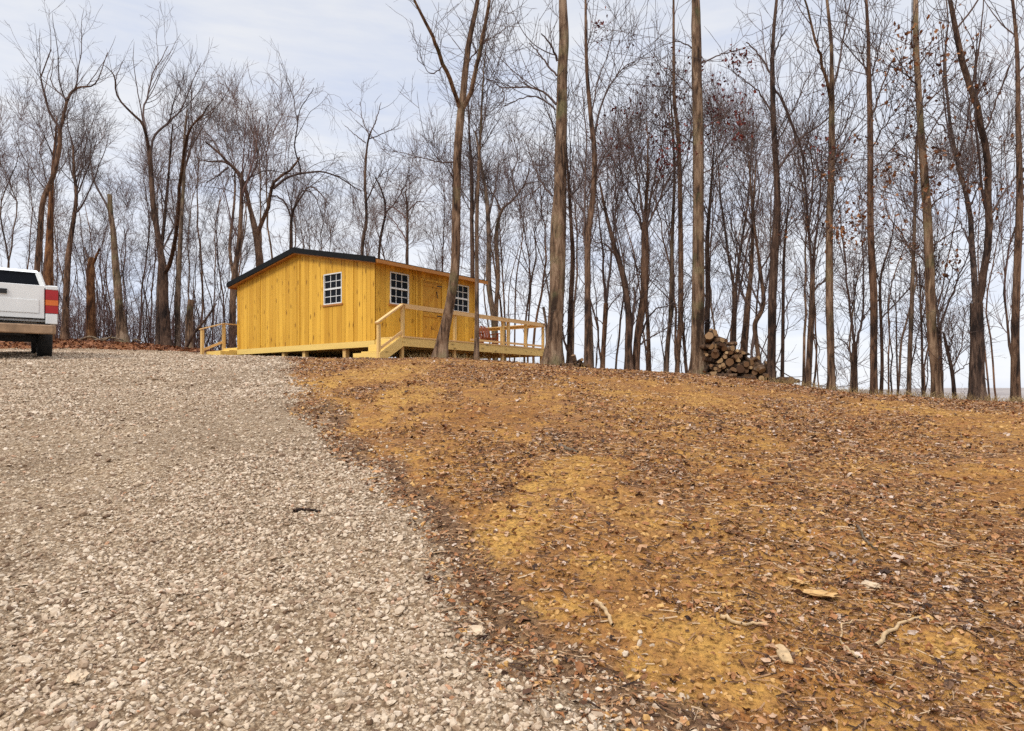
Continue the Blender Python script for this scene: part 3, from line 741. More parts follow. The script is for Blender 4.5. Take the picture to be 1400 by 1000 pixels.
tree('massive brown trunk with a swollen waist covering the end of the deck', -0.01, '754,500,31 757,470,25 760,430,22 762,380,22 763,330,23.5 764,300,23 766,250,18.5 767,191,17 769,97,15.5 771,50,14.5',
     ['760,143,4 747,128,3.6 727,120,3.2 705,120,3 686,120,2.6 675,112,2 666,108,1.2', '759,150,3 738,134,2.8 718,133,2.4 700,140,2 686,147,1.2', '761,104,3.6 744,83,3 733,68,2.4 723,60,1.4', '762,84,4 753,62,3 740,46,2', '759,188,2.6 753,164,2.4 745,143,2 748,120,1',
      '755,268,4.5 745,256,4 738,245,3.4 726,218,2.4 718,190,1.2', '686,120,1.8 690,135,1.5 682,155,1'], 'bark_warm', n1=0, n2=95, n3=560, flare=.35, S=20, L2=(.3,1.0), L3=(.15,.5))
tree('short broken dead stem leaning out beside the massive trunk', 18.3, '749,495,7 748,465,5 746,440,4 743,420,4', [], 'bark_grey', snag=True, name='dead_snag')
# --- the row along the brow
tree('slim trunk close behind the massive waisted one', -1.0, '778,500,9 780,426,7.5 783,355,7 781,310,5.5 778,260,4 774,200,2.5 772,150,1.2', ['776,480,4 769,455,3.4 770,430,2.4'], 'bark_mid', n1=16, n2=150, n3=900, tmin=.4, L1=(.5,1.6))
tree('tall straight trunk with a bent upper stem next to the little log heap', 0, '803.5,505,12 803.5,426,9.5 803.5,332,9 810,276,8.5 813,214,8 808,163,6.5 803,106,5.5 801,52,4.5', ['800,335,5 799,313,4.6 800,250,4 801,191,3 796,120,1.6', '811,195,4.4 818,158,4 832,120,3.4 853,92,2.4 867,85,1.2', '808,160,3 818,110,2.2 832,70,1', '812,240,2.4 835,200,1.6 860,175,.8'],
     'bark_mid', n1=9, n2=130, n3=800, tmin=.45, L1=(.6,1.8))
tree('small tree with an even Y fork standing clear against the sky', -1.5, '823,505,8 826,460,7 828.5,415,7', ['828.5,416,5 825,375,4.5 824,340,3.6 818,290,2.4 812,240,1', '828.5,416,5 834,365,4 838,330,3.2 841,300,2.2 846,250,1', '827,430,2.4 845,405,1.8 858,395,.8', '826,445,2 812,430,1.6 806,410,.7'], 'bark_mid', n1=4, n2=80, n3=460, tmin=.3, L1=(.4,1.2), L2=(.3,1))
tree('dark trunk leaning away from its twin, base shared with a leaning mate', -.4, '860,509,13 859,470,11 860,440,10.5 856,400,9.5 850,370,8.5 841,341,7 829,294,5 820,250,3', ['845,352,3.4 828,335,2.8 811,328,1.6 805,300,.8', '841,341,3 843,300,2.4 850,260,1.2', '862,470,5 866,430,4.4 868,405,4 867,393,4'], 'bark_dark', n1=8, n2=120, n3=800, tmin=.5, L1=(.6,1.7))
tree('thick trunk bursting into a broom of upright stems, paired with a dark leaning trunk', -.6, '868,509,11 872,459,11 878,420,11.5 881,398,12 882,332,11 881,304,9',
     ['881,308,5 875,270,4 869,229,3 862,180,1.2', '881,306,5.5 884,257,4.4 886,210,3 884,160,1.2', '882,312,5 890,270,4 898,230,2.8 908,180,1.2', '882,320,4 896,285,3 912,250,2 925,220,1', '880,315,4 866,280,3 852,250,2 846,210,1', '872,474,4.5 881,445,4 895,424,3.2 907,420,2.2 925,415,1', '874,471,3.6 888,463,3 900,456,2.2 930,438,1'],
     'bark_mid', n1=4, n2=190, n3=1300, tmin=.6, L1=(.6,1.8), up=.16)
tree('thin trunk close behind the broom topped tree', -2, '888,510,6.5 886,450,5.6 884,417,5 880,360,4 884,290,3 888,230,1.5', [], 'bark_mid', n1=14, n2=90, n3=500)
tree('slender pale leaning trunk in the gap before the great leafy trunk', -1, '910,511,7.5 913,470,7 917,427,6.5 919,324,5.5 922,246,4 920,180,2.8 916,120,1.4', [], 'bark_grey', n1=12, n2=90, n3=500, tmin=.5, L1=(.5,1.5))
tree('tall straight pole trunk with a second leg joining low, nearest the great leafy trunk', -.8, '925,511,7 928,470,7.5 930.5,432,8 930.5,324,7.5 928,197,6 922,138,5 921,55,4', ['939,512,6 936,470,5.5 933,440,5 931,420,4', '929,210,3 915,170,2.2 905,120,1', '930,250,2.6 942,200,2 948,150,1'], 'bark_mid', n1=10, n2=110, n3=700, tmin=.45, L1=(.5,1.6), leaves=(200,'red_leaf',260,60))
tree('great straight grey barked trunk with clinging red leaves beside the firewood', -0.01, '954,514,26 954,490,20 954,440,18.5 954.6,324,16.5 954.6,197,15.5 952.6,99,15 952,50,14',
     ['954,90,3 985,75,2.2 1012,68,1.2', '954,130,2.6 930,105,2 905,90,1', '954,180,2.6 980,165,2 1000,150,1', '955,215,2.4 975,195,1.8 990,180,.9', '953,200,2.6 925,180,2 895,170,1', '953,70,3 930,58,2.2 905,62,1', '954,240,2.4 985,225,1.6 1000,205,.8', '954,280,2 935,255,1.6 915,245,.8'],
     'bark_warm', n1=0, n2=80, n3=420, flare=.32, S=18, L2=(.25,.8), L3=(.12,.4), leaves=(480,'red_leaf',270,40), up=.02)
tree('dark trunk half hidden behind the firewood and the great trunk', -2, '966,515,9 967,440,8 968,393,7.5 967,330,6 972,260,4 976,200,2', [], 'bark_dark', n1=16, n2=140, n3=800, tmin=.3, L1=(.5,1.6))
tree('wide V forked tree rising behind the firewood pile', -2.2, '1002,520,8.5 1003,466,7.5 1005,400,7', ['1005,402,5.5 995,344,4.8 985,265,3.6 980,210,2 972,160,1', '1005,402,5.5 1012,344,4.8 1020,295,3.6 1026,230,2.4 1030,170,1', '996,350,3 982,320,2.2 968,300,1', '1014,335,3 1030,300,2.2 1040,250,1'], 'bark_dark', n1=5, n2=140, n3=900, tmin=.4, L1=(.5,1.5), up=.15)
tree('knobbly thick stem behind the middle of the firewood pile', -2.6, '1014,520,12 1017,476,11 1020,445,10 1022,417,9 1027,368,6 1029,300,4.4 1024,220,2.4', ['1021,420,5 1012,390,4 1008,340,2.4 1000,280,1'], 'bark_mid', n1=10, n2=110, n3=700)
tree('sinuous S bent tree behind the low end of the firewood', -1.6, '1042,526,6.5 1036,480,6.5 1032,445,7 1040,428,6.5 1044,412,6 1042,388,5.5 1037,350,4.4 1030,290,3.2 1034,220,1.5', ['1033,446,4.4 1028,480,4.6 1027,500,5', '1034,440,3 1045,400,2.4 1052,360,1.2'], 'bark_mid', n1=9, n2=110, n3=650)
tree('sturdy trunk behind the last logs of the firewood, long limb crossing its neighbour', -.2, '1054,530,13 1055,470,12 1056,407,12.5 1059,346,11.5 1063,274,9.5 1059,193,8 1056,116,7 1057,55,5.5',
     ['1065,230,4.5 1080,208,4.4 1101,185,4 1132,162,3.2 1150,143,2.2 1167,118,1.2', '1058,160,3.6 1040,130,3 1020,112,2 1000,95,1', '1057,105,3.6 1040,78,3 1020,58,2', '1058,120,4 1070,140,3.6 1088,188,3.2 1100,218,2.6 1106,240,2', '1057,80,3 1066,55,2.4 1075,40,1.4', '1060,200,3 1078,165,2.4 1110,95,1.2'],
     'bark_dark', n1=6, n2=120, n3=750, tmin=.45, L1=(.6,1.6))
tree('thin dark trunk just past the last logs of the firewood', -1, '1069,531,6 1070,480,5.2 1070.6,438,5 1071.6,356,4 1076,300,2.8 1080,250,1.2', ['1071,430,2 1088,395,1.5 1100,390,.8'], 'bark_dark', n1=12, n2=90, n3=480, L1=(.4,1.4))
tree('leaning trunk splitting into a narrow sheaf of thin stems', -.6, '1104,533,9.5 1107,480,8.5 1110,417,8 1111,370,7', ['1111,380,5 1107,320,4.4 1111,244,3 1104,180,1.6', '1111,375,5 1115,320,4 1122,270,3 1124,200,1.6', '1111,400,4 1125,385,3 1140,375,1.4', '1111,372,4.4 1104,310,3.4 1096,208,2.6 1070,137,1.6 1062,100,1', '1110,450,2 1120,480,1.4 1118,505,.8'], 'bark_mid', n1=5, n2=140, n3=850, tmin=.55, L1=(.5,1.5), up=.14)
tree('straight mottled trunk with a high narrow fork, in the middle of the open brow', 0, '1136,536,13 1136,500,10.5 1134,407,10.5 1134,305,10 1137,218,9 1137,142,8 1137,80,5.5 1136,52,5', ['1137,140,5.6 1127,101,5 1120,75,4.4 1116,55,4', '1137,130,4.6 1145,95,4 1152,60,3', '1136,200,3 1152,180,2.6 1175,130,1.4', '1134,250,3 1115,225,2.4 1098,190,1.2', '1136,230,3 1160,190,2.2 1190,150,1', '1134,300,2.4 1160,250,1.8 1185,215,.9'],
     'bark_warm', n1=5, n2=110, n3=650, tmin=.4, L1=(.5,1.6))
tree('low branching candelabra tree with a dead side twig', -1, '1168.5,539,9 1168.5,500,8 1168.5,470,7.5', ['1168.5,472,5 1162,427,4.4 1155,356,3.4 1148,300,2.4 1140,240,1', '1169,474,5 1175,453,4.4 1180,427,4 1180,370,3.2 1180,325,2.6 1179,285,1.6 1176,240,.9', '1178,440,3 1190,420,2.4 1205,405,1', '1168,495,3 1160,475,2.6 1152,466,2.2 1143,462,1', '1162,430,2.6 1170,390,2 1176,350,1', '1155,360,2 1145,330,1.5 1138,315,.8'],
     'bark_dark', n1=3, n2=110, n3=600, tmin=.5, L1=(.3,.9), L2=(.3,1))
tree('straight reddish brown trunk without low limbs', 0, '1194.5,542,11.5 1194.5,500,10 1194.5,407,9.8 1190,305,9 1190,203,8 1188,101,6.5 1187,52,5', ['1192,160,3.6 1205,120,3 1222,80,2', '1191,205,3 1215,165,2.4 1240,130,1', '1189,120,3 1180,85,2.4 1168,55,1.6', '1190,240,2.6 1218,205,2 1240,180,.9', '1190,110,3 1200,75,2.4 1206,45,1.6'], 'bark_mid', n1=6, n2=110, n3=620, tmin=.45, L1=(.5,1.6))
tree('thin twisting dark tree hugging the reddish brown trunk', -.8, '1204,542,5.5 1206,500,4.6 1205,453,4.4 1203,400,3.8 1206,370,3 1218,330,2 1225,290,1', ['1206,435,3 1225,415,2.5 1240,398,2 1250,380,1', '1204,395,2.4 1197,370,2 1193,350,1'], 'bark_dark', n1=5, n2=70, n3=340, L1=(.3,1), L2=(.3,.9))
tree('pencil thin bare sapling standing alone on the brow', -.6, '1228,545,2.6 1226,480,2.2 1225,420,1.6 1224,400,.8', [], 'bark_dark', n1=5, n2=20, n3=60, L1=(.2,.7), name='sapling', L2=(.15,.4))
tree('slim light brown pole of a tree, branchless below', 0, '1242,544,7 1244,480,6 1246,432,5.8 1250,315,5 1252,244,4.2 1254,180,2.6', [], 'bark_grey', n1=9, n2=70, n3=380, tmin=.6, L1=(.4,1.3))
tree('knotty thin dark sapling close before the leaf hung trunk', -.5, '1262,546,4 1261,500,3.4 1260,450,3 1258,400,2.4 1257,360,1.4', ['1261,480,1.8 1272,465,1.3 1280,455,.7', '1261,500,1.8 1250,490,1.2 1243,482,.7'], 'bark_dark', n1=8, n2=50, n3=200, L1=(.2,.8), name='sapling', L2=(.2,.5), tmin=.2)
tree('tall crooked light barked trunk hung with tan leaves', -0.01, '1282,548,16 1279,510,12 1274,458,12.5 1270.6,366,13 1266.6,274,11.5 1260,193,9.5 1256,126,8.6 1252,52,8',
     ['1264,230,3 1240,215,2.4 1215,205,1.2', '1267,290,3 1290,265,2.4 1318,250,1.2', '1258,150,3 1285,125,2.4 1310,100,1.4', '1268,310,2.6 1245,290,2 1225,275,1', '1257,120,3 1235,100,2.2 1215,90,1', '1262,200,3 1282,165,2.4 1300,130,1.2', '1269,340,2.6 1300,320,2 1325,310,1', '1255,90,3 1275,65,2.4 1290,50,1.4', '1269,360,2.4 1240,335,1.8 1222,322,.9'],
     'bark_warm', n1=0, n2=120, n3=620, flare=.4, S=16, L2=(.25,.9), L3=(.12,.45), leaves=(560,'tan_leaf',400,70), up=.02)
tree('dark forked tree behind the leaf hung trunk, one arm reaching sideways', -1, '1287,546,7 1285,490,6.5 1284,448,6', ['1284,450,4.5 1281,420,4 1276,385,3 1278,320,1.4', '1285,450,4.5 1292,427,4 1303,400,3.4 1312,376,3 1322,351,2.4 1330,320,1.2', '1285,430,2.4 1298,385,1.8 1310,340,1'], 'bark_dark', n1=4, n2=90, n3=500, L1=(.4,1.2), tmin=.4, leaves=(60,'tan_leaf',420,330))
tree('small spiky thorn like tree at the foot of the largest edge tree', -.4, '1306,549,6 1302,510,5 1295,478,4.6 1290,455,3', ['1302,505,3 1312,480,2.4 1318,450,1.4 1316,420,.8', '1303,512,2.4 1320,500,1.8 1332,490,.8', '1296,482,2.4 1303,460,1.8 1300,440,.8', '1300,500,2 1288,490,1.4 1280,485,.7'], 'bark_dark', n1=5, n2=70, n3=300, tmin=.2, L1=(.3,.8), L2=(.2,.6))
tree('thickest dark trunk at the end of the row, splitting into two limbs with tan leaves', -0.01, '1335,555,24 1335,520,19 1336,468,17.5 1335,415,17',
     ['1334,418,10 1329,336,9.5 1324,279,9 1315,244,8 1302,188,6 1294,126,5 1291,70,4', '1336,420,12 1344,381,12 1351,330,11.5 1352,270,11 1348,205,11 1340,165,10.5 1326,120,9.5 1310,60,8.5', '1320,262,4 1330,215,3.4 1326,150,2.4 1322,110,1.2', '1345,185,4 1362,140,3.4 1380,90,2', '1352,300,4 1375,260,3 1400,230,1.6', '1303,190,3 1280,165,2.2 1262,150,1', '1325,285,3 1340,250,2.4 1346,225,1.4', '1330,350,3 1316,310,2.2 1296,290,1'],
     'bark_dark', n1=0, n2=150, n3=800, flare=.3, S=16, L2=(.3,1.1), twigs_on_trunk=False, leaves=(260,'tan_leaf',330,60))
tree('straight trunk outside the end of the row beyond the thickest dark one', -.5, '1388,562,13 1388,470,11 1390,380,10 1394,280,9 1392,160,7 1390,60,5', [], 'bark_mid', n1=14, n2=110, n3=600)

# --- prototypes for the crowd of thin trees behind
def proto_tree(seed, r0, n1, n2, n3, bark, twig, spread=1.0, tmin=.35, up=.13, name='bare_tree', H=10.0):
    rng = np.random.default_rng(seed)
    base = np.array([[0,0,-.3,r0*1.15],[0,0,.3,r0],[rng.normal(0,.12),rng.normal(0,.12),H*.3,r0*.85],[rng.normal(0,.3),rng.normal(0,.3),H*.6,r0*.6],[rng.normal(0,.5),rng.normal(0,.5),H*.85,r0*.3],[rng.normal(0,.7),rng.normal(0,.7),H,.006]])
    tk = smooth_path(base, 24); tk[2:, :2] += rng.normal(0, .03, (22, 2)); tk[:, 3] = np.maximum(tk[:, 3], .005)
    root = empty(name, (0,0,0))
    np_mesh('trunk', *trunk_mesh(tk[:, :3], tk[:, 3], rng, 8, .5), M[bark], root, smooth=True)
    s = smooth_path(tk, 16)
    p1, r1 = grow(s[None, :, :3], s[None, :, 3], rng, n1*.9, tmin, 1.2*spread, 4.0*spread, .6, up*.8, 12, .06, .006, .6, .011, .45)
    p2, r2 = grow(p1, r1, rng, n2*.7, .15, .6, 2.3*spread, .68, up*.4, 7, .10, .006, .6, .009, .4)
    p3, r3 = grow(p2, r2, rng, n3*.5, .12, .3, 1.25, .72, up*.25, 5, .11, .0048, .7, .008, .3)
    p4, r4 = grow(p3, r3, rng, n3*.5, .2, .15, .55, .55, up*.5, 3, .1, .004, .8, .006, .2)
    np_mesh('crown', *join_np([tubes(p1, r1, 5), tubes(p2, r2, 4), tubes(p3, r3, 3), tubes(p4, r4, 3)]), M[twig], root, smooth=True)
    return root
PROTOS = []
for i in range(9):
    PROTOS.append(proto_tree(900+i, [.05,.065,.042,.055,.04,.06,.048,.036,.045][i], [17,20,14,18,13,20,16,12,16][i], 140, 620, ['bark_dark','bark_mid','bark_grey'][i % 3], ['twig_mid','twig_dark','twig_pale'][i % 3], [.9,1.1,.7,1,.6,1,.8,.6,.7][i], [.42,.5,.55,.45,.5,.55,.45,.4,.35][i], [.12,.1,.2,.14,.2,.08,.16,.22,.16][i]))
SAPS = [proto_tree(980+i, .035, 14, 60, 260, 'bark_dark', ['twig_mid','twig_dark'][i % 2], .55, .15, .1, 'sapling') for i in range(4)]
used = set()
def place(proto, px, Y, top, label, group, rng):
    X = (px-CX)/F*Y; z = float(terrain(X, Y))
    h = (HY-top)/F*Y - z
    if id(proto) in used: o = copy_tree(proto)
    else: o = proto; used.add(id(proto))
    s = h/10.0; w = s**.6
    o.location = (X, Y, z); o.rotation_euler = (rng.normal(0, .03), rng.normal(0, .03), rng.random()*6.28); o.scale = (w, w, s)
    tag(o, label, 'tree', group)
rng = np.random.default_rng(77)
TOP = [(-60,150),(50,150),(130,185),(200,175),(260,165),(300,135),(345,118),(380,160),(410,250),(470,262),(540,265),(590,240),(620,190),(660,185),(700,225),(740,210),(800,160),(860,150),(900,115),(960,130),(1010,110),(1080,120),(1150,130),(1220,180),(1300,160),(1460,120)]
for (a, b_, n, Y0, Y1, lab, grp, jit) in [
    (-40, 325, 26, 33, 50, 'slim bare tree in the crowded woods beyond the leaf bank', 'slim trees in the woods beyond the leaf bank', 110),
    (325, 620, 17, 35, 50, 'slim bare tree showing only above the cabin roof', 'slim trees behind the cabin roof', 60),
    (625, 760, 8, 30, 42, 'slim bare tree on the far slope behind the open deck', 'slim trees behind the open deck', 90),
    (770, 1070, 14, 24, 40, 'slim bare tree rooted below the brow behind the tall trunks and the firewood', 'slim trees below the brow behind the firewood', 110),
    (1070, 1440, 12, 22, 36, 'slim bare tree rooted below the open brow past the firewood', 'slim trees below the open brow', 150)]:
    for k in range(n):
        px = a+(b_-a)*(k+rng.random())/n; Y = rng.uniform(Y0, Y1)
        top = np.interp(px, *zip(*TOP))+abs(rng.normal(0, jit*.6))
        place(PROTOS[int(rng.integers(0, 9))], px, Y, min(top, 330), lab, grp, rng)
for k in range(70):
    px = 40+rng.random()*290; Y = rng.uniform(30.5, 40)
    place(SAPS[int(rng.integers(0, 4))], px, Y, rng.uniform(270, 400), 'thin waist high to head high sapling in the thicket on the leaf bank' if False else 'thin whippy sapling in the thicket on the leaf bank', 'saplings on the leaf bank', rng)
for k in range(16):
    px = rng.uniform(770, 1400); Y = ycrest(px)+rng.uniform(2, 9)
    place(SAPS[int(rng.integers(0, 4))], px, Y, rng.uniform(300, 430), 'thin whippy sapling rooted just below the brow', 'saplings just below the brow', rng)

# undergrowth on the bank
n = 900
px = rng.uniform(30, 335, n); Y = rng.uniform(30.2, 41, n); X = (px-CX)/F*Y; Z = terrain(X, Y)
P0 = np.stack([X, Y, Z-.05], -1); D = rng.normal(0, .28, (n, 3)); D[:, 2] = 1
L = rng.uniform(.5, 3.4, n)[:, None]
P = np.stack([P0+D*L*t+rng.normal(0, .05, (n, 3))*(t > 0)+np.array([0,0,-.25])*L*t*t*rng.random((n, 1)) for t in (0,.2,.4,.6,.8,1)], 1)
R = (rng.uniform(.006, .016, n)[:, None])*np.linspace(1, .3, 6)[None]
p2, r2 = grow(P, R, rng, 3600, .2, .25, 1.1, .7, .06, 4, .15, .004, .7, .01)
p3, r3 = grow(p2, r2, rng, 4200, .2, .15, .6, .7, .03, 3, .15, .0035, .8, .01)
V, Q = join_np([tubes(P, R, 4), tubes(p2, r2, 3), tubes(p3, r3, 3)])
tag(np_mesh('undergrowth', V, Q, M['twig_mid']), 'tangled leafless undergrowth along the edge of the woods', 'undergrowth', kind='stuff')

# fallen sticks: a few lying on their own
def stick(pts, w0, w1, label, mat, name='fallen_branch', lift=.012):
    P = []
    for px, py in pts:
        x, y, z = hit(px, py); P.append([x, y, z+lift])
    P = smooth_path(P, 14); P[1:-1] += RNG.normal(0, .004, (12, 3))
    o0 = P[0].copy(); V, Q = tubes((P-o0)[None], np.linspace(w0, w1, 14)[None], 7)
    o = np_mesh(name, V, Q, mat, smooth=True); o.location = o0
    tag(o, label, 'branch')
stick([(1198,878),(1215,862),(1235,852),(1260,848)], .010, .005, 'thick curved tan branch lying in the leaves', M['pier'])
stick([(1175,905),(1158,885),(1150,860),(1165,842)], .007, .003, 'thin bent stick beside the curved tan branch', M['pier'])
stick([(402,698),(420,695),(438,696)], .012, .006, 'dark bark stick lying alone on the gravel', M['bark_mid'])
stick([(1172,725),(1185,745),(1200,755)], .008, .004, 'thin pale stick lying crosswise on the open slope', M['bark_grey'])
stick([(985,848),(1010,856),(1048,860)], .010, .005, 'whitish weathered stick lying on bare clay', M['pier'])
stick([(815,822),(828,840),(838,858)], .010, .007, 'short stubby pale chunk of wood at the gravel edge', M['pier'])
stick([(1300,850),(1325,858),(1347,868)], .009, .004, 'straight brown stick near the corner of the slope', M['bark_mid'])
stick([(765,610),(778,616),(790,620)], .02, .01, 'pale stick on the upper slope above the yellow clay', M['bark_grey'])
def rock(px, py, size, label, mat, flat=.6, name='rock', seed=1):
    x, y, z = hit(px, py)
    vs, f = rock_variants(3, 1, seed)
    vs[0] = vs[0]*(1+.10*np.random.default_rng(seed+50).standard_normal((len(vs[0]), 1))); o = np_mesh(name, vs[0]*np.array([size, size*.8, size*flat]), f, mat, smooth=False); o.location = (x, y, z+size*flat*.35); o.rotation_euler = (.1, .05, seed)
    tag(o, label, 'rock')
M['pale_rock'] = plain_mat('pale_rock', (.46,.34,.22), .9, .25, nscale=30)
M['clay_rock'] = plain_mat('clay_rock', (.44,.26,.10), .95, .25, nscale=30)
rock(103,938,.055,'smooth rounded tan rock, biggest among the gravel', M['pale_rock'], .6, seed=5)
rock(652,858,.05,'pale grey angular rock at the edge of the gravel', M['pale_rock'], .6, seed=6)
rock(1090,796,.07,'flat pale yellow slab of sandstone in the dirt', M['clay_rock'], .22, seed=8)
rock(1118,812,.085,'broad low yellow sandstone rock beside the flat slab', M['clay_rock'], .25, seed=9)
rock(507,652,.075,'orange tinted flat rock where gravel meets dirt', M['clay_rock'], .3, seed=10)
rock(1188,800,.05,'small light grey rock among the leaves', M['pale_rock'], .5, seed=12)
x, y, z = hit(1071, 898)
mb = MB(); mb.prism([(-.020,-.06),(.02,-.066),(.026,.01),(.018,.055),(.004,.066),(-.022,.05),(-.026,-.01)], 'z', -.006, .006)
o = mb.build('wood_slab', M['pier'], bevel=.004); o.location = (x, y, z+.012); o.rotation_euler = (.16, .05, -.1)
tag(o, 'pale flat piece of split wood lying on the slope', 'wood')

# ------------------------------------------------------------------ cabin
A0 = math.atan2(.797, .604)
Z0 = .95
O0 = (-4.25, 21.0, Z0)
cabin = empty('cabin', O0, A0)
tag(cabin, 'yellow board sided wooden cabin with a black edged low gable roof', 'cabin')
LL, WW = 4.75, 7.67
FZ, WT, PK = .65, 3.05, 3.79           # floor line, wall top, underside of the peak (local)
def rooftop(w): return WT+(PK-WT)*(1-abs(w-WW/2)/(WW/2))
wr = random.Random(4)
def boards(a0, a1, zb, ztop, holes, put):
    a = a0
    while a < a1-.01:
        w = wr.uniform(.17, .24); b_ = min(a+w, a1)
        if a1-b_ < .07: b_ = a1
        d = wr.uniform(0, .008)
        spans = [(zb, None)]
        for (h0, h1, z0, z1) in holes:
            if b_ > h0+.002 and a < h1-.002: spans = [(zb, z0), (z1, None)]
        aa = a
        cuts = sorted({a, b_, *[h for hh in holes for h in hh[:2] if a < h < b_]})
        for c0, c1 in zip(cuts[:-1], cuts[1:]):
            sp = [(zb, None)]
            for (h0, h1, z0, z1) in holes:
                if c0 >= h0-.001 and c1 <= h1+.001: sp = [(zb, z0), (z1, None)]
            e0 = c0+(.0045 if c0 == a else 0); e1 = c1-(.0045 if c1 == b_ else 0)
            for z0, z1 in sp: put(e0, e1, z0, z1, d)
        a = b_
WIN_G = (1.56, 2.49, 2.86-Z0, 3.87-Z0)
WIN_A = (.58, 1.40, 2.78-Z0, 3.80-Z0)
WIN_B = (3.56, 4.39, 2.82-Z0, 3.79-Z0)
DOOR = (2.0, 2.98, 1.66-Z0, 3.70-Z0)
# gable wall (L = 0)
g = MB()
def put_g(a, b_, z0, z1, d):
    if z1 is not None: g.box(-.026-d, -.001, a, b_, z0, z1)
    else:
        pts = [(a, z0), (b_, z0), (b_, rooftop(b_))] + ([(WW/2, PK)] if a < WW/2 < b_ else []) + [(a, rooftop(a))]
        g.prism(pts, 'x', -.026-d, -.001)
boards(.0, WW, FZ-.02, None, [WIN_G], put_g)
# a second row of narrow battens where the sheets meet
for w in [1.0, 3.84, 6.2]:
    g.box(-.05, -.036, w-.02, w+.02, FZ, rooftop(w)-.02)
g.build('gable_wall', M['siding'], cabin)
s = MB()
boards(0, LL, FZ-.02, None, [WIN_A, WIN_B, DOOR], lambda a, b_, z0, z1, d: s.box(a, b_, -.026-d, -.001, z0, WT if z1 is None else z1))
for l in [1.62, 1.74, 3.3]: s.box(l-.022, l+.022, -.05, -.036, FZ, WT-.02)
s.build('entrance_wall', M['siding'], cabin)
bk = MB()
boards(0, WW, FZ-.02, None, [], lambda a, b_, z0, z1, d: bk.prism([(a, z0), (b_, z0), (b_, rooftop(b_)), (a, rooftop(a))], 'x', LL+.001, LL+.026+d))
bk.build('far_gable_wall', M['siding'], cabin)
bk = MB()
boards(0, LL, FZ-.02, None, [], lambda a, b_, z0, z1, d: bk.box(a, b_, WW+.001, WW+.026+d, z0, WT))
bk.build('back_wall', M['siding'], cabin)
# framing behind the boards with an empty dark room inside
c = MB()
def ring_wall(horizontal, fixed0, fixed1, a0, a1, holes):
    xs = sorted({a0, a1, *[h for hh in holes for h in hh[:2]]})
    for p, q in zip(xs[:-1], xs[1:]):
        hs = [h for h in holes if p >= h[0]-1e-6 and q <= h[1]+1e-6]
        spans = [(FZ, hs[0][2]), (hs[0][3], WT-.03)] if hs else [(FZ, WT-.03)]
        for z0, z1 in spans:
            if horizontal: c.box(p, q, fixed0, fixed1, z0, z1)
            else: c.box(fixed0, fixed1, p, q, z0, z1)
ring_wall(True, .004, .10, .11, LL-.11, [WIN_A, WIN_B])
ring_wall(True, WW-.10, WW-.004, .11, LL-.11, [])
ring_wall(False, .004, .10, .004, WW-.004, [WIN_G])
ring_wall(False, LL-.10, LL-.004, .004, WW-.004, [])
for x0, x1 in ((.004, .10), (LL-.10, LL-.004)):
    c.prism([(.01, WT-.03), (WW-.01, WT-.03), (WW/2, PK-.03)], 'x', x0, x1)
c.box(.004, LL-.004, .004, WW-.004, FZ-.09, FZ-.002)
c.build('wall_frame', M['core'], cabin)
# corner boards
cb = MB()
for x, y in ((-.05, -.05),):
    cb.box(-.048, -.028, -.03, .075, FZ, WT); 
cb.box(-.05, -.0285, WW-.08, WW+.02, FZ, WT+.0)
cb.box(LL-.09, LL+.0, -.05, -.036, FZ, WT)
cb.build('corner_board', M['siding'], cabin)
# sill boards along the foot
tr = MB()
tr.box(-.055, -.01, -.03, WW+.03, FZ-.22, FZ-.025)
tr.build('base_board', M['trim_wood'], cabin)
tr = MB(); tr.box(.0, LL, -.04, -.005, FZ-.22, FZ-.03); tr.box(.0, LL, WW+.005, WW+.045, FZ-.22, FZ-.03); tr.box(LL-.02, LL+.03, -.03, WW+.03, FZ-.22, FZ-.03)
for k in range(9): tr.box(.05, LL-.05, .3+k*.88, .34+k*.88, FZ-.24, FZ-.10)
tr.build('floor_joists', M['deck_wood'], cabin)
# piers
for (l, w) in [(.12,6.9),(.12,4.9),(.12,3.7),(.12,1.55),(.12,.15),(2.4,.3),(2.4,3.8),(2.4,7.2),(4.6,.3),(4.6,3.8),(4.6,7.2)]:
    cx = O0[0]+.604*l-.797*w; cy = O0[1]+.797*l+.604*w
    gz = float(terrain(cx, cy))-Z0
    pm = MB(); hw = .075
    if gz < FZ-.26:
        pm.box(l-hw, l+hw, w-hw, w+hw, gz-.1, FZ-.225)
        pm.build('support_post', M['post_wood'], cabin)
# roof
for side in (0, 1):
    r = MB(); ov = .32
    ye, yp = (-ov, WW/2) if side == 0 else (WW+ov, WW/2)
    ze = WT-ov*(PK-WT)/(WW/2)
    def rb(mb_, l0, l1, zo0, zo1, y0=ye, y1=yp, m=0):
        z_ = lambda y: ze+(PK-ze)*abs(y-ye)/abs(yp-ye)
        mb_.prism([(y0, z_(y0)+zo0), (y1, z_(y1)+zo0), (y1, z_(y1)+zo1), (y0, z_(y0)+zo1)], 'x', l0, l1, m)
    rb(r, -.26, LL+.34, .002, .10)
    roof = r.build('roof', M['fascia'], cabin)
    t = MB(); rb(t, -.262, LL+.36, .104, .128); t.build('roof_sheet', M['black_metal'], roof)
    t = MB(); rb(t, -.305, -.264, -.02 if side else -.015, .165 if side else .16); t.build('rake_trim', M['black_metal'], roof)
    t = MB(); rb(t, -.262, -.225, -.045, -.002, ye+(.02 if side == 0 else -.02), yp); t.build('rake_board', M['fascia'], roof)
    t = MB()
    if side == 0: t.box(-.22, LL+.36, -ov-.03, -ov-.002, ze-.015, ze+.10)
    else: t.box(-.22, LL+.36, WW+ov+.002, WW+ov+.03, ze-.05, ze+.10)
    t.build('eave_board', M['fascia'], roof)
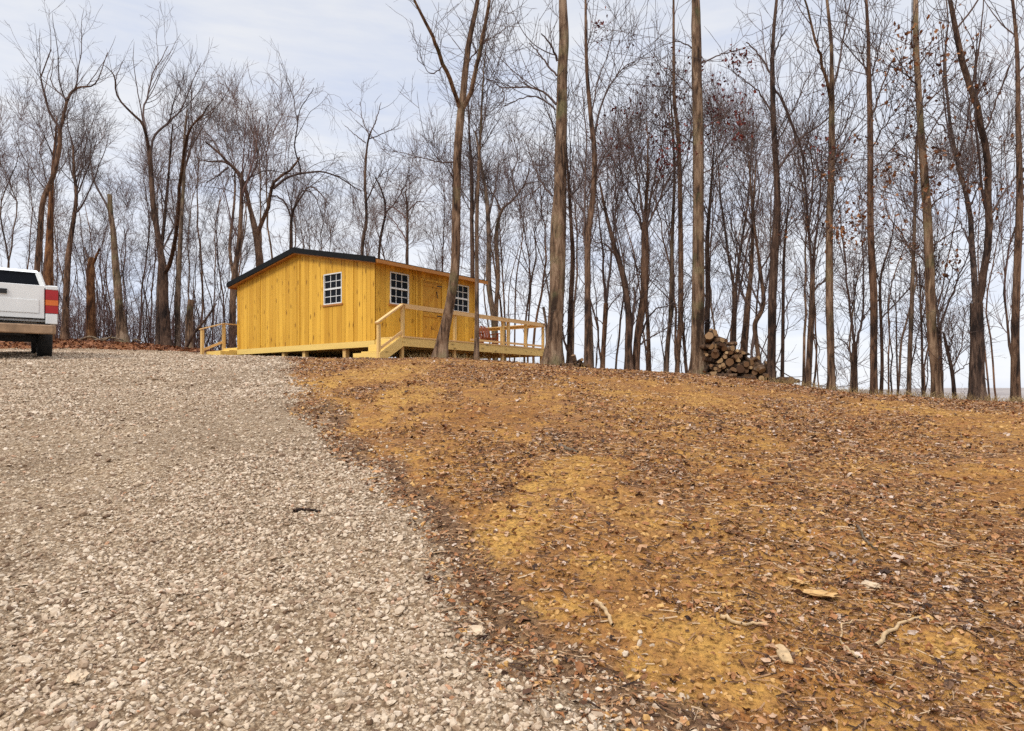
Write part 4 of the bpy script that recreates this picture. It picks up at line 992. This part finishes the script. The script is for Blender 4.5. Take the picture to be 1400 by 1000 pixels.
t = MB(); t.bar((-.30, WW/2, PK+.14), (LL+.36, WW/2, PK+.14), .22, .045); t.build('ridge_cap', M['black_metal'], roof)
# windows
def window(x_axis, a0, a1, z0, z1):
    """x_axis: 'L' = on the entrance wall (plane W=0), 'W' = on the gable wall (plane L=0)"""
    def bx(mb_, a, b_, d0, d1, za, zb):
        if x_axis == 'L': mb_.box(a, b_, d0, d1, za, zb)
        else: mb_.box(d0, d1, a, b_, za, zb)
    f = MB(); t = .034
    bx(f, a0, a1, -.05, .03, z0, z0+t); bx(f, a0, a1, -.05, .03, z1-t, z1)
    bx(f, a0, a0+t, -.05, .03, z0+t, z1-t); bx(f, a1-t, a1, -.05, .03, z0+t, z1-t)
    zm = (z0+z1)/2
    bx(f, a0+t, a1-t, -.035, .02, zm-.028, zm+.028)
    fr = f.build('window', M['white_vinyl'], cabin)
    m_ = MB()
    for k in (1, 2):
        a = a0+t+(a1-a0-2*t)*k/3
        bx(m_, a-.011, a+.011, -.012, -.004, z0+t, zm-.028); bx(m_, a-.011, a+.011, -.012, -.004, zm+.028, z1-t)
    for za, zb in ((z0+t, zm-.028), (zm+.028, z1-t)):
        zc = (za+zb)/2; bx(m_, a0+t, a1-t, -.0135, -.0025, zc-.010, zc+.010)
    m_.build('muntins', M['white_vinyl'], fr)
    p_ = MB(); bx(p_, a0+t, a1-t, 0, .008, z0+t, z1-t); p_.build('pane', M['glass'], fr)
    sl = MB(); bx(sl, a0-.06, a1+.06, -.075, -.03, z0-.06, z0-.005); sl.build('sill', M['fascia'], fr)
window('W', *WIN_G); window('L', *WIN_A); window('L', *WIN_B)
# two-leaf door
dl, dr, dz0, dz1 = DOOR
zm = dz0+(dz1-dz0)*.5
for z0, z1, nm in ((dz0, zm-.006, 'lower_leaf'), (zm+.006, dz1, 'upper_leaf')):
    d = MB(); a = dl+.03
    while a < dr-.04:
        b_ = min(a+.15, dr-.03); d.box(a+.002, b_-.002, -.030, -.008, z0+.004, z1-.004); a = b_
    d.box(dl+.05, dr-.05, -.05, -.031, z1-.16, z1-.06); d.box(dl+.05, dr-.05, -.05, -.031, z0+.06, z0+.16)
    d.bar((dl+.14, -.040, z0+.16), (dr-.14, -.040, z1-.16), .10, .017, up=(0, 1, 0))
    leaf = d.build(nm, M['door_wood'], cabin)
    h = MB(); h.box(dr-.26, dr-.02, -.058, -.051, z1-.125, z1-.09); h.build('hinge', M['iron'], leaf)
    if nm == 'upper_leaf':
        h = MB(); h.bar((dr-.30, -.062, z1-.30), (dr-.22, -.062, z1-.52), .02, .02); h.build('latch', M['iron'], leaf)
df = MB(); df.box(dl-.07, dl+.025, -.055, -.0355, dz0, dz1+.07); df.box(dr-.025, dr+.07, -.055, -.0355, dz0, dz1+.07); df.box(dl+.026, dr-.026, -.055, -.0355, dz1, dz1+.07)
df.build('door_frame', M['siding'], cabin)

# ------------------------------------------------------------------ deck
deck = empty('wooden_deck', O0, A0)
tag(deck, 'long pale timber deck with rail and stairs along the cabin entrance', 'deck')
DZ = .70; DW = 1.2; DL = 7.57
def gz_at(l, w): return float(terrain(O0[0]+.604*l-.797*w, O0[1]+.797*l+.604*w))-Z0
d = MB(); w = -DW
while w < -.07:
    d.box(0.0, DL, w, w+.135, DZ-.035, DZ); w += .142
w = .0
while w < 4.9:
    d.box(LL+.04, DL, w, w+.135, DZ-.035, DZ); w += .142
d.build('decking', M['deck_wood'], deck)
r = MB()
r.box(-.01, DL+.045, -DW-.045, -DW-.003, DZ-.30, DZ-.04); r.build('rim_board', M['deck_wood'], deck)
r = MB(); r.box(-.02, DL+.05, -DW-.055, -DW-.0, DZ-.036, DZ+.004); r.build('edge_board', M['rail_wood'], deck)
r = MB(); r.box(DL+.003, DL+.045, -DW, 4.95, DZ-.30, DZ-.04); r.build('end_board', M['deck_wood'], deck)
r = MB(); r.box(-.01, .03, -DW, -.06, DZ-.30, DZ-.04); r.build('end_board', M['deck_wood'], deck)
r = MB()
for k in range(16): r.box(.3+k*.46, .34+k*.46, -DW+.0, -.08 if .3+k*.46 < LL else 4.8, DZ-.24, DZ-.037)
r.build('joists', M['deck_wood'], deck)
for l, w in [(.06,-1.12),(2.4,-1.12),(4.97,-1.12),(7.45,-1.12),(7.45,1.5),(7.45,4.6)]:
    gz = gz_at(l, w); p_ = MB(); p_.box(l-.05, l+.05, w-.045, w+.045, gz-.15, DZ-.301 if w > -1 else DZ-.25); p_.build('support_post', M['post_wood'], deck)
RZ = 2.62-Z0
for l in (.06, 2.4, 4.97, 5.28, 6.35, 7.50):
    p_ = MB(); p_.box(l-.045, l+.045, -DW+.002, -DW+.085, DZ, RZ-.03); p_.build('rail_post', M['post_wood'], deck)
for w in (.9, 2.6, 4.5):
    p_ = MB(); p_.box(DL-.09, DL-.005, w-.045, w+.045, DZ, RZ-.03); p_.build('rail_post', M['post_wood'], deck)
r = MB(); r.box(.0, DL+.05, -DW-.03, -DW+.11, RZ-.028, RZ+.01); r.box(.11, DL-.02, -DW-.033, -DW-.001, RZ-.13, RZ-.032); r.build('hand_rail', M['rail_wood'], deck)
r = MB(); r.box(DL-.11, DL+.03, -DW+.112, 4.6, RZ-.026, RZ+.009); r.box(DL-.002, DL+.03, -DW+.15, 4.6, RZ-.13, RZ-.03); r.build('end_rail', M['rail_wood'], deck)
r = MB(); r.box(3.2, DL-.1, -DW+.03, -DW+.065, DZ+.06, DZ+.13); r.build('toe_rail', M['rail_wood'], deck)
# stairs toward the drive
gb = gz_at(-.9, -.6)
steps = 3; rise = (DZ-gb)/(steps+0.0)
t = MB(); rs = MB()
for k in range(1, steps):
    z = DZ-rise*k; l1 = -.02-.29*(k-1)
    t.box(l1-.30, l1, -DW+.01, -.06, z-.04, z)
for k in range(0, steps):
    l1 = -.02-.29*k; zt = DZ-rise*k-(.041 if k else .30)+( .25 if k == 0 else 0)
    rs.box(l1-.022, l1-.002, -DW+.012, -.06, gb-.1 if k == steps-1 else DZ-rise*(k+1)+.001, zt)
rs.box(-.02-.29*2-.30-.02, -.02-.29*2-.30, -DW+.012, -.06, gb-.12, gb+.16)
t.build('stair_treads', M['riser_wood'], deck); rs.build('stair_risers', M['riser_wood'], deck)
st = MB(); st.prism([(-.92, gb-.06), (-.70, gb-.06), (-.005, DZ-.32), (-.005, DZ-.05), (-.12, DZ-.05), (-.92, gb+.14)], 'y', -DW-.04, -DW+.004); st.build('stringer', M['deck_wood'], deck)
p_ = MB(); gpost = gz_at(-.88, -1.15); p_.box(-.93, -.84, -DW+.006, -DW+.09, gpost-.1, 1.00); p_.build('rail_post', M['post_wood'], deck)
r = MB(); r.bar((-.98, -DW+.04, 1.02), (.02, -DW+.04, RZ-.02), .14, .045); r.build('stair_rail', M['rail_wood'], deck)
r = MB(); r.bar((-.84, -DW+.03, gpost+.30), (.03, -DW+.03, DZ+.14), .035, .08); r.build('stair_toe_rail', M['rail_wood'], deck)

# porch on the other side
porch = empty('side_porch', O0, A0)
tag(porch, 'small timber porch landing with steps and rail at the woods side of the cabin', 'porch')
d = MB()
for k in range(7): d.box(0, 2.4, WW+.06+k*.148, WW+.06+k*.148+.14, DZ-.04, DZ)
d.build('decking', M['deck_wood'], porch)
r = MB(); r.box(-.04, -.0, WW+.05, WW+1.10, DZ-.28, DZ-.0); r.box(-.0, 2.4, WW+1.10, WW+1.14, DZ-.28, DZ); r.build('rim_board', M['riser_wood'], porch)
gp = gz_at(-.6, WW+.6)
t = MB(); t.box(-.36, -.042, WW+.06, WW+1.10, gp-.05, (DZ+gp)/2+.03); t.box(-.70, -.362, WW+.06, WW+1.10, gp-.12, gp+.12); t.build('steps', M['riser_wood'], porch)
ro = WW+1.06
for l, z1 in ((.0, RZ-.02), (1.2, RZ-.02), (2.3, RZ-.02), (-.86, 1.37)):
    p_ = MB(); p_.box(l-.05, l+.05, ro-.05, ro+.05, gz_at(l, ro)-.1, z1); p_.build('rail_post', M['post_wood'], porch)
r = MB(); r.box(-.02, 2.4, ro-.07, ro+.07, RZ-.019, RZ+.02); r.bar((-.95, ro, 1.385), (-.02, ro, RZ), .14, .04); r.bar((-.85, ro+.02, .60), (-.05, ro+.02, .95), .035, .09); r.build('hand_rail', M['rail_wood'], porch)

# chair on the deck
cx, cy = O0[0]+.604*6.15-.797*.55, O0[1]+.797*6.15+.604*.55
chair = empty('adirondack_chair', (cx, cy, Z0+DZ), math.radians(-150))
tag(chair, 'red brown slatted wooden armchair sitting on the deck behind the rail', 'chair')
b_ = MB()
for k in range(5):
    x = -.24+k*.12; top = .92-.018*abs(k-2)**2
    b_.bar((x, -.20, .28), (x*1.12, -.48, top), .105, .022, up=(0, 1, 0))
b_.build('backrest', M['chair_red'], chair)
s_ = MB()
for k in range(5): s_.box(-.28, .28, -.22+k*.105, -.13+k*.105, .30+k*.022, .322+k*.022)
s_.build('seat', M['chair_red'], chair)
for sx in (-1, 1):
    a_ = MB(); a_.box(min(sx*.28, sx*.40), max(sx*.28, sx*.40), -.42, .36, .56, .585); a_.build('armrest', M['chair_red'], chair)
    l_ = MB(); l_.box(min(sx*.30, sx*.335), max(sx*.30, sx*.335), .22, .33, 0, .558); l_.build('leg', M['chair_red'], chair)
    l_ = MB(); l_.bar((sx*.29, -.52, .02), (sx*.29, .30, .33), .03, .11); l_.build('leg', M['chair_red'], chair)

# ------------------------------------------------------------------ firewood
def log_mesh(name, r, L, seed, half=False):
    rg = random.Random(seed); S = 14; vs = []; fs = []; mi = []
    prof = [r*(1+rg.uniform(-.1, .1)) for _ in range(S)]
    A = [k*2*math.pi/S for k in range(S)]
    for y in (-L/2, -L/4, 0, L/4, L/2):
        for k in range(S):
            x, z = prof[k]*math.cos(A[k]), prof[k]*math.sin(A[k])
            if half: z = max(z, -r*.12)
            j = 1+rg.uniform(-.03, .03); vs.append((x*j, y, z*j))
    for i in range(4):
        for k in range(S):
            fs.append((i*S+k, (i+1)*S+k, (i+1)*S+(k+1) % S, i*S+(k+1) % S)); mi.append(0)
    fs.append(tuple(range(S))); mi.append(1); fs.append(tuple(range(4*S, 5*S))[::-1]); mi.append(1)
    me = bpy.data.meshes.new(name); me.from_pydata(vs, [], fs)
    me.materials.append(M['log_bark']); me.materials.append(M['log_end'])
    me.polygons.foreach_set('material_index', mi); me.update()
    return me
LOGS = [log_mesh('firewood_log', r, L, i, h) for i, (r, L, h) in enumerate([(.07,.46,0),(.055,.5,0),(.085,.45,1),(.05,.48,0),(.085,.44,1),(.10,.42,0),(.04,.52,0),(.095,.46,1)])]
LR = [.07,.055,.085,.05,.07,.10,.04,.08]
def put_log(k, x, y, z, yaw, tilt, roll, label, group):
    o = bpy.data.objects.new('firewood_log', LOGS[k]); COL.objects.link(o)
    o.location = (x, y, z); o.rotation_mode = 'ZXY'; o.rotation_euler = (tilt, roll, yaw)
    tag(o, label, 'firewood', group); return o
rg = random.Random(12)
YW = 17.3
xa = (968-CX)/F*YW
heights = lambda t: np.interp(t, [0, .25, .5, .62, 1.0, 1.2, 1.6, 1.95], [1.12, 1.12, .98, .76, .70, .50, .22, .12])
gen = 'split firewood log stacked in the pile against the great trunk'
grp = 'firewood logs in the pile'
for layer in range(2):
    z = .06; row = 0
    while z < 1.12:
        t = .03+(.07 if row % 2 else 0)+layer*.05
        while t < 1.9:
            k = rg.randrange(8); r_ = LR[k]
            if z+r_*.6 < heights(t):
                px_x = xa+t; yy = YW+layer*.42+rg.uniform(-.07, .07)
                gz = float(terrain(px_x, yy, False))
                cross = rg.random() < .2
                put_log(k, px_x, yy, gz+z+rg.uniform(-.02, .02), rg.uniform(-.65, .65)+(1.35 if cross else 0), rg.uniform(-.14, .14), rg.uniform(0, 6.28), gen, grp)
            t += r_*1.8+.012
        z += .112; row += 1
for (t, dy, k, yaw, lab) in [(.35,-.38,1,1.2,'long round log lying crosswise at the foot of the firewood pile'), (.78,-.42,6,1.5,'thin pole like log lying across the front of the firewood pile'), (1.95,-.05,5,.4,'fat round log, lowest and outermost at the thin end of the firewood'), (2.12,.05,2,1.0,'lone log that rolled just past the thin end of the firewood')]:
    gx = xa+t; gy = YW+dy; put_log(k, gx, gy, float(terrain(gx, gy, False))+LR[k]*.8, yaw, .03, 0, lab, None)
# the little heap between two trunks
for i, (px, dz, yaw) in enumerate([(775,.05,1.4),(782,.06,.3),(789,.06,.9),(795,.05,1.5),(786,.16,1.2),(793,.17,.2),(799,.06,.5)]):
    gy = ycrest(px)-.35+.1*(i % 2); gx = (px-CX)/F*gy
    o = put_log(i % 4, gx, gy, float(terrain(gx, gy))+dz, yaw, .05, i*1.1, 'short dark log in the little heap between two trunks by the deck end', 'logs in the little heap'); o.scale = (.75, .75, .75)
# fallen wood on the leaf bank
for i, pts in enumerate([[(108,466),(130,461),(150,463)], [(140,472),(155,462),(165,450)], [(128,474),(160,468),(182,470)], [(180,474),(190,466),(205,470)], [(112,458),(128,464),(142,470)]]):
    P = []
    for k, (px, py) in enumerate(pts):
        Y = 28.6+.3*i; X = (px-CX)/F*Y; P.append([X, Y-.3*k, float(terrain(X, Y-.3*k))+[.04,.22,.12][k]+(.25 if i == 1 and k == 2 else 0)])
    P = smooth_path(P, 12); o0 = P[0].copy()
    V, Q = tubes((P-o0)[None], np.linspace(.055, .02, 12)[None], 6)
    o = np_mesh('fallen_branch', V, Q, M['bark_grey'], smooth=True); o.location = o0
    tag(o, 'grey dead branch in the fallen heap at the foot of the broken snag', 'branch', 'dead branches heaped below the broken snag')

# ------------------------------------------------------------------ pickup truck
TY = 13.3
hd = math.radians(37)
cr = ((78-CX)/F*TY, TY)                           # rear corner nearest the cabin
ox, oy = cr[0]-.95*math.cos(hd), cr[1]-.95*math.sin(hd)
axle = (ox-1.15*math.sin(hd), oy+1.15*math.cos(hd))
tz = float(terrain(*axle)); tz2 = float(terrain(ox-4.4*math.sin(hd), oy+4.4*math.cos(hd)))
pitch = math.atan2(tz2-tz, 3.3)*.9
truck = empty('pickup_truck', (ox, oy, tz-1.15*math.tan(pitch)), hd)
truck.rotation_euler = (pitch, 0, hd)
tag(truck, 'white pickup with muddy rear bumper parked at the edge of the gravel', 'pickup truck')
bd = MB()
def arch(y0, y1, z0, z1, yc, ra, zc, x0, x1):
    pts = [(y0, z0)]
    for k in range(11):
        a = math.pi-k*math.pi/10; pts.append((yc+ra*math.cos(a), max(z0, zc+ra*math.sin(a))))
    pts += [(y1, z0), (y1, z1), (y0, z1)]
    bd.prism(pts, 'x', x0, x1)
for sx in (-1, 1):
    x0, x1 = sorted((sx*.95, sx*.86))
    arch(.03, 2.25, .70, 1.42, 1.15, .52, .42, x0, x1)
    bd.box(*sorted((sx*.78, sx*.86)), .06, .16, .70, 1.42)
bd.box(-.86, .86, .16, 2.25, .74, .80); bd.box(-.86, .86, 2.18, 2.25, .80, 1.42)
for sx in (-1, 1): bd.box(*sorted((sx*.80, sx*.955)), .03, 2.25, 1.42, 1.45)
# cab and bonnet
for sx in (-1, 1):
    x0, x1 = sorted((sx*.945, sx*.88))
    bd.box(x0, x1, 2.32, 3.72, .55, 1.30)
    arch(3.72, 5.45, .55, 1.24, 4.45, .52, .42, x0, x1)
bd.prism([(3.6, 1.245), (5.4, 1.18), (5.5, 1.05), (5.5, .6), (5.3, .55), (5.3, .9), (3.6, 1.0)], 'x', -.88, .88)
bd.box(-.88, .88, 2.32, 2.38, .55, 1.30); bd.box(-.88, .88, 2.38, 3.6, .55, .62)
bd.add([(-.74,2.42,1.86),(.74,2.42,1.86),(.74,3.25,1.86),(-.74,3.25,1.86),(-.70,2.5,1.92),(.70,2.5,1.92),(.70,3.2,1.92),(-.70,3.2,1.92)], [(3,2,1,0),(4,5,6,7),(0,1,5,4),(1,2,6,5),(2,3,7,6),(3,0,4,7)])
for sx in (-1, 1):
    bd.bar((sx*.90, 2.36, 1.30), (sx*.72, 2.45, 1.87), .07, .09); bd.bar((sx*.90, 2.98, 1.30), (sx*.72, 2.95, 1.87), .05, .08); bd.bar((sx*.90, 3.95, 1.26), (sx*.72, 3.22, 1.87), .06, .07)
bd.build('body', M['truck_white'], truck)
gl = MB(); gl.add([(-.86,2.365,1.31),(.86,2.365,1.31),(.70,2.45,1.85),(-.70,2.45,1.85)], [(0,1,2,3)]); gl.build('rear_window', M['glass'], truck)
gl = MB(); gl.add([(-.88,3.92,1.25),(.88,3.92,1.25),(.71,3.22,1.86),(-.71,3.22,1.86)], [(0,1,2,3)]); gl.build('windscreen', M['glass'], truck)
for sx in (-1, 1):
    gl = MB(); gl.add([(sx*.90,2.42,1.31),(sx*.90,3.85,1.28),(sx*.725,3.22,1.85),(sx*.725,2.48,1.85)], [(0,1,2,3)]); gl.build('side_window', M['glass'], truck)
tg = MB(); tg.box(-.745, .745, .035, .10, .80, 1.44); tg.box(-.66, .66, .026, .036, .90, 1.16); tgo = tg.build('tailgate', M['truck_white'], truck, bevel=.008)
h = MB(); h.box(.44-.6, .44-.28, .012, .034, 1.24, 1.33); h.build('handle', M['black_plastic'], tgo)
seam = MB(); seam.box(-.80, .80, .105, .13, .78, 1.40); seam.build('gate_seam', M['black_plastic'], tgo)
for sx in (-1, 1):
    tl = MB(); a, b_ = sorted((sx*.76, sx*.965))
    tl.box(a, b_, -.005, .16, .91, 1.06, 0); tl.box(a+.0, b_, -.008, .16, 1.063, 1.167, 1); tl.box(a, b_, -.005, .16, 1.17, 1.36, 0)
    tl.build('taillight', [M['red_lens'], M['amber_lens']], truck)
    for za, zb in ((.70, .905), (1.365, 1.44)): cm = MB(); cm.box(*sorted((sx*.762, sx*.957)), -.0, .10, za, zb); cm.build('corner_panel', M['truck_white'], truck, bevel=.012)
bp = MB(); bp.prism([(-.93, -.02), (-.88, -.14), (.88, -.14), (.93, -.02), (.93, .05), (-.93, .05)], 'z', .50, .68); bp.build('bumper', M['bumper'], truck, bevel=.02)
bp = MB(); bp.box(-.80, .80, -.11, .05, .684, .70); bp.build('bumper_pad', M['black_plastic'], truck)
un = MB(); un.box(-.45, .45, .1, 5.2, .46, .56); un.box(-.66, .66, 1.05, 1.25, .33, .46); un.box(-.66, .66, 4.35, 4.55, .33, .46); un.build('chassis', M['black_plastic'], truck)
fb = MB(); fb.box(-.93, .93, 5.46, 5.62, .45, .68); fb.build('front_bumper', M['black_plastic'], truck, bevel=.02)
def lathe(prof, S, name, mat, parent, loc):
    vs, fs = [], []
    for (x, r) in prof:
        for k in range(S): a = k*2*math.pi/S; vs.append((x, r*math.cos(a), r*math.sin(a)))
    n = len(prof)
    for i in range(n-1):
        for k in range(S): fs.append((i*S+k, i*S+(k+1) % S, (i+1)*S+(k+1) % S, (i+1)*S+k))
    o = np_mesh(name, vs, np.array(fs), mat, parent, smooth=True); o.location = loc; return o
for sx in (-1, 1):
    for wy in (1.15, 4.45):
        w_ = empty('wheel', (sx*.79, wy, .40)); w_.parent = truck
        lathe([(-.12,.22),(-.13,.30),(-.125,.37),(-.09,.40),(0,.405),(.09,.40),(.125,.37),(.13,.30),(.12,.22)], 36, 'tyre', M['tyre'], w_, (0,0,0))
        lathe([(-.10,.02),(-.10,.225),(.10,.225),(sx*.06+.0,.20) if sx > 0 else (.10,.20),(.05*sx+.02,.10),(.07*sx,.02)], 28, 'rim', M['rim'], w_, (0,0,0))
for sx in (-1, 1):
    mr = MB(); mr.box(*sorted((sx*.97, sx*1.17)), 3.55, 3.65, 1.26, 1.50); mr.bar((sx*.92, 3.6, 1.30), (sx*1.0, 3.6, 1.33), .04, .04); mr.build('mirror', M['black_plastic'], truck, bevel=.01)

# ------------------------------------------------------------------ sky, sun, camera
w = bpy.data.worlds.new('World'); scene.world = w; w.use_nodes = True
nt = w.node_tree; bg = nt.nodes['Background']
SUN_EL, SUN_AZ = math.radians(40), math.radians(212)       # azimuth clockwise from +Y: behind the eye, over its left shoulder
sky = N(nt, 'ShaderNodeTexSky', sky_type='NISHITA'); sky.sun_disc = False; sky.sun_elevation = SUN_EL; sky.sun_rotation = SUN_AZ
tc = nt.nodes.new('ShaderNodeTexCoord').outputs['Generated']
sp = N(nt, 'ShaderNodeSeparateXYZ'); nt.links.new(tc, sp.inputs[0]); zc = sp.outputs[2]
n1 = noise(nt, mapping(nt, tc, (1.6, 1.6, 5.0)), 2.2, 6, .58, .3)
n2 = noise(nt, mapping(nt, tc, (1.0, 1.0, 9.0)), 5.0, 5, .6, .2)
cf = math_(nt, 'ADD', math_(nt, 'MULTIPLY', n1, .65), math_(nt, 'MULTIPLY', n2, .35))
cloud = ramp(nt, cf, [(.34, (7.4,8.1,9.8)), (.47, (8.4,8.85,9.95)), (.60, (9.5,9.7,10.2))])
lum = ramp(nt, zc, [(.0, (1.06,)*3), (.50, (.93,)*3), (.74, (2.1,)*3), (1.0, (3.7,)*3)])
cloud = mix(nt, 1.0, cloud, lum, 'MULTIPLY')
col = mix(nt, .9, sky.outputs['Color'], cloud)
nt.links.new(col, bg.inputs['Color']); bg.inputs['Strength'].default_value = .1
sun = bpy.data.lights.new('Sun', 'SUN'); sun.energy = 2.1; sun.angle = math.radians(16); sun.color = (1, .95, .87)
so = bpy.data.objects.new('Sun', sun); COL.objects.link(so)
dv = Vector((math.sin(SUN_AZ)*math.cos(SUN_EL), math.cos(SUN_AZ)*math.cos(SUN_EL), math.sin(SUN_EL)))
so.rotation_euler = dv.to_track_quat('Z', 'Y').to_euler()
cam = bpy.data.cameras.new('Camera'); co = bpy.data.objects.new('Camera', cam); COL.objects.link(co)
co.rotation_euler = (math.pi/2, 0, 0); cam.sensor_width = 36; cam.sensor_fit = 'HORIZONTAL'; cam.lens = F/1400*36; cam.shift_y = 35/1400
cam.clip_start = .05; cam.clip_end = 12000
scene.camera = co
scene.view_settings.view_transform = 'Standard'; scene.view_settings.look = 'None'
scene.view_settings.exposure = 0.0; scene.view_settings.gamma = 1.0
scene.cycles.use_denoising = False; scene.cycles.max_bounces = 5; scene.cycles.diffuse_bounces = 3
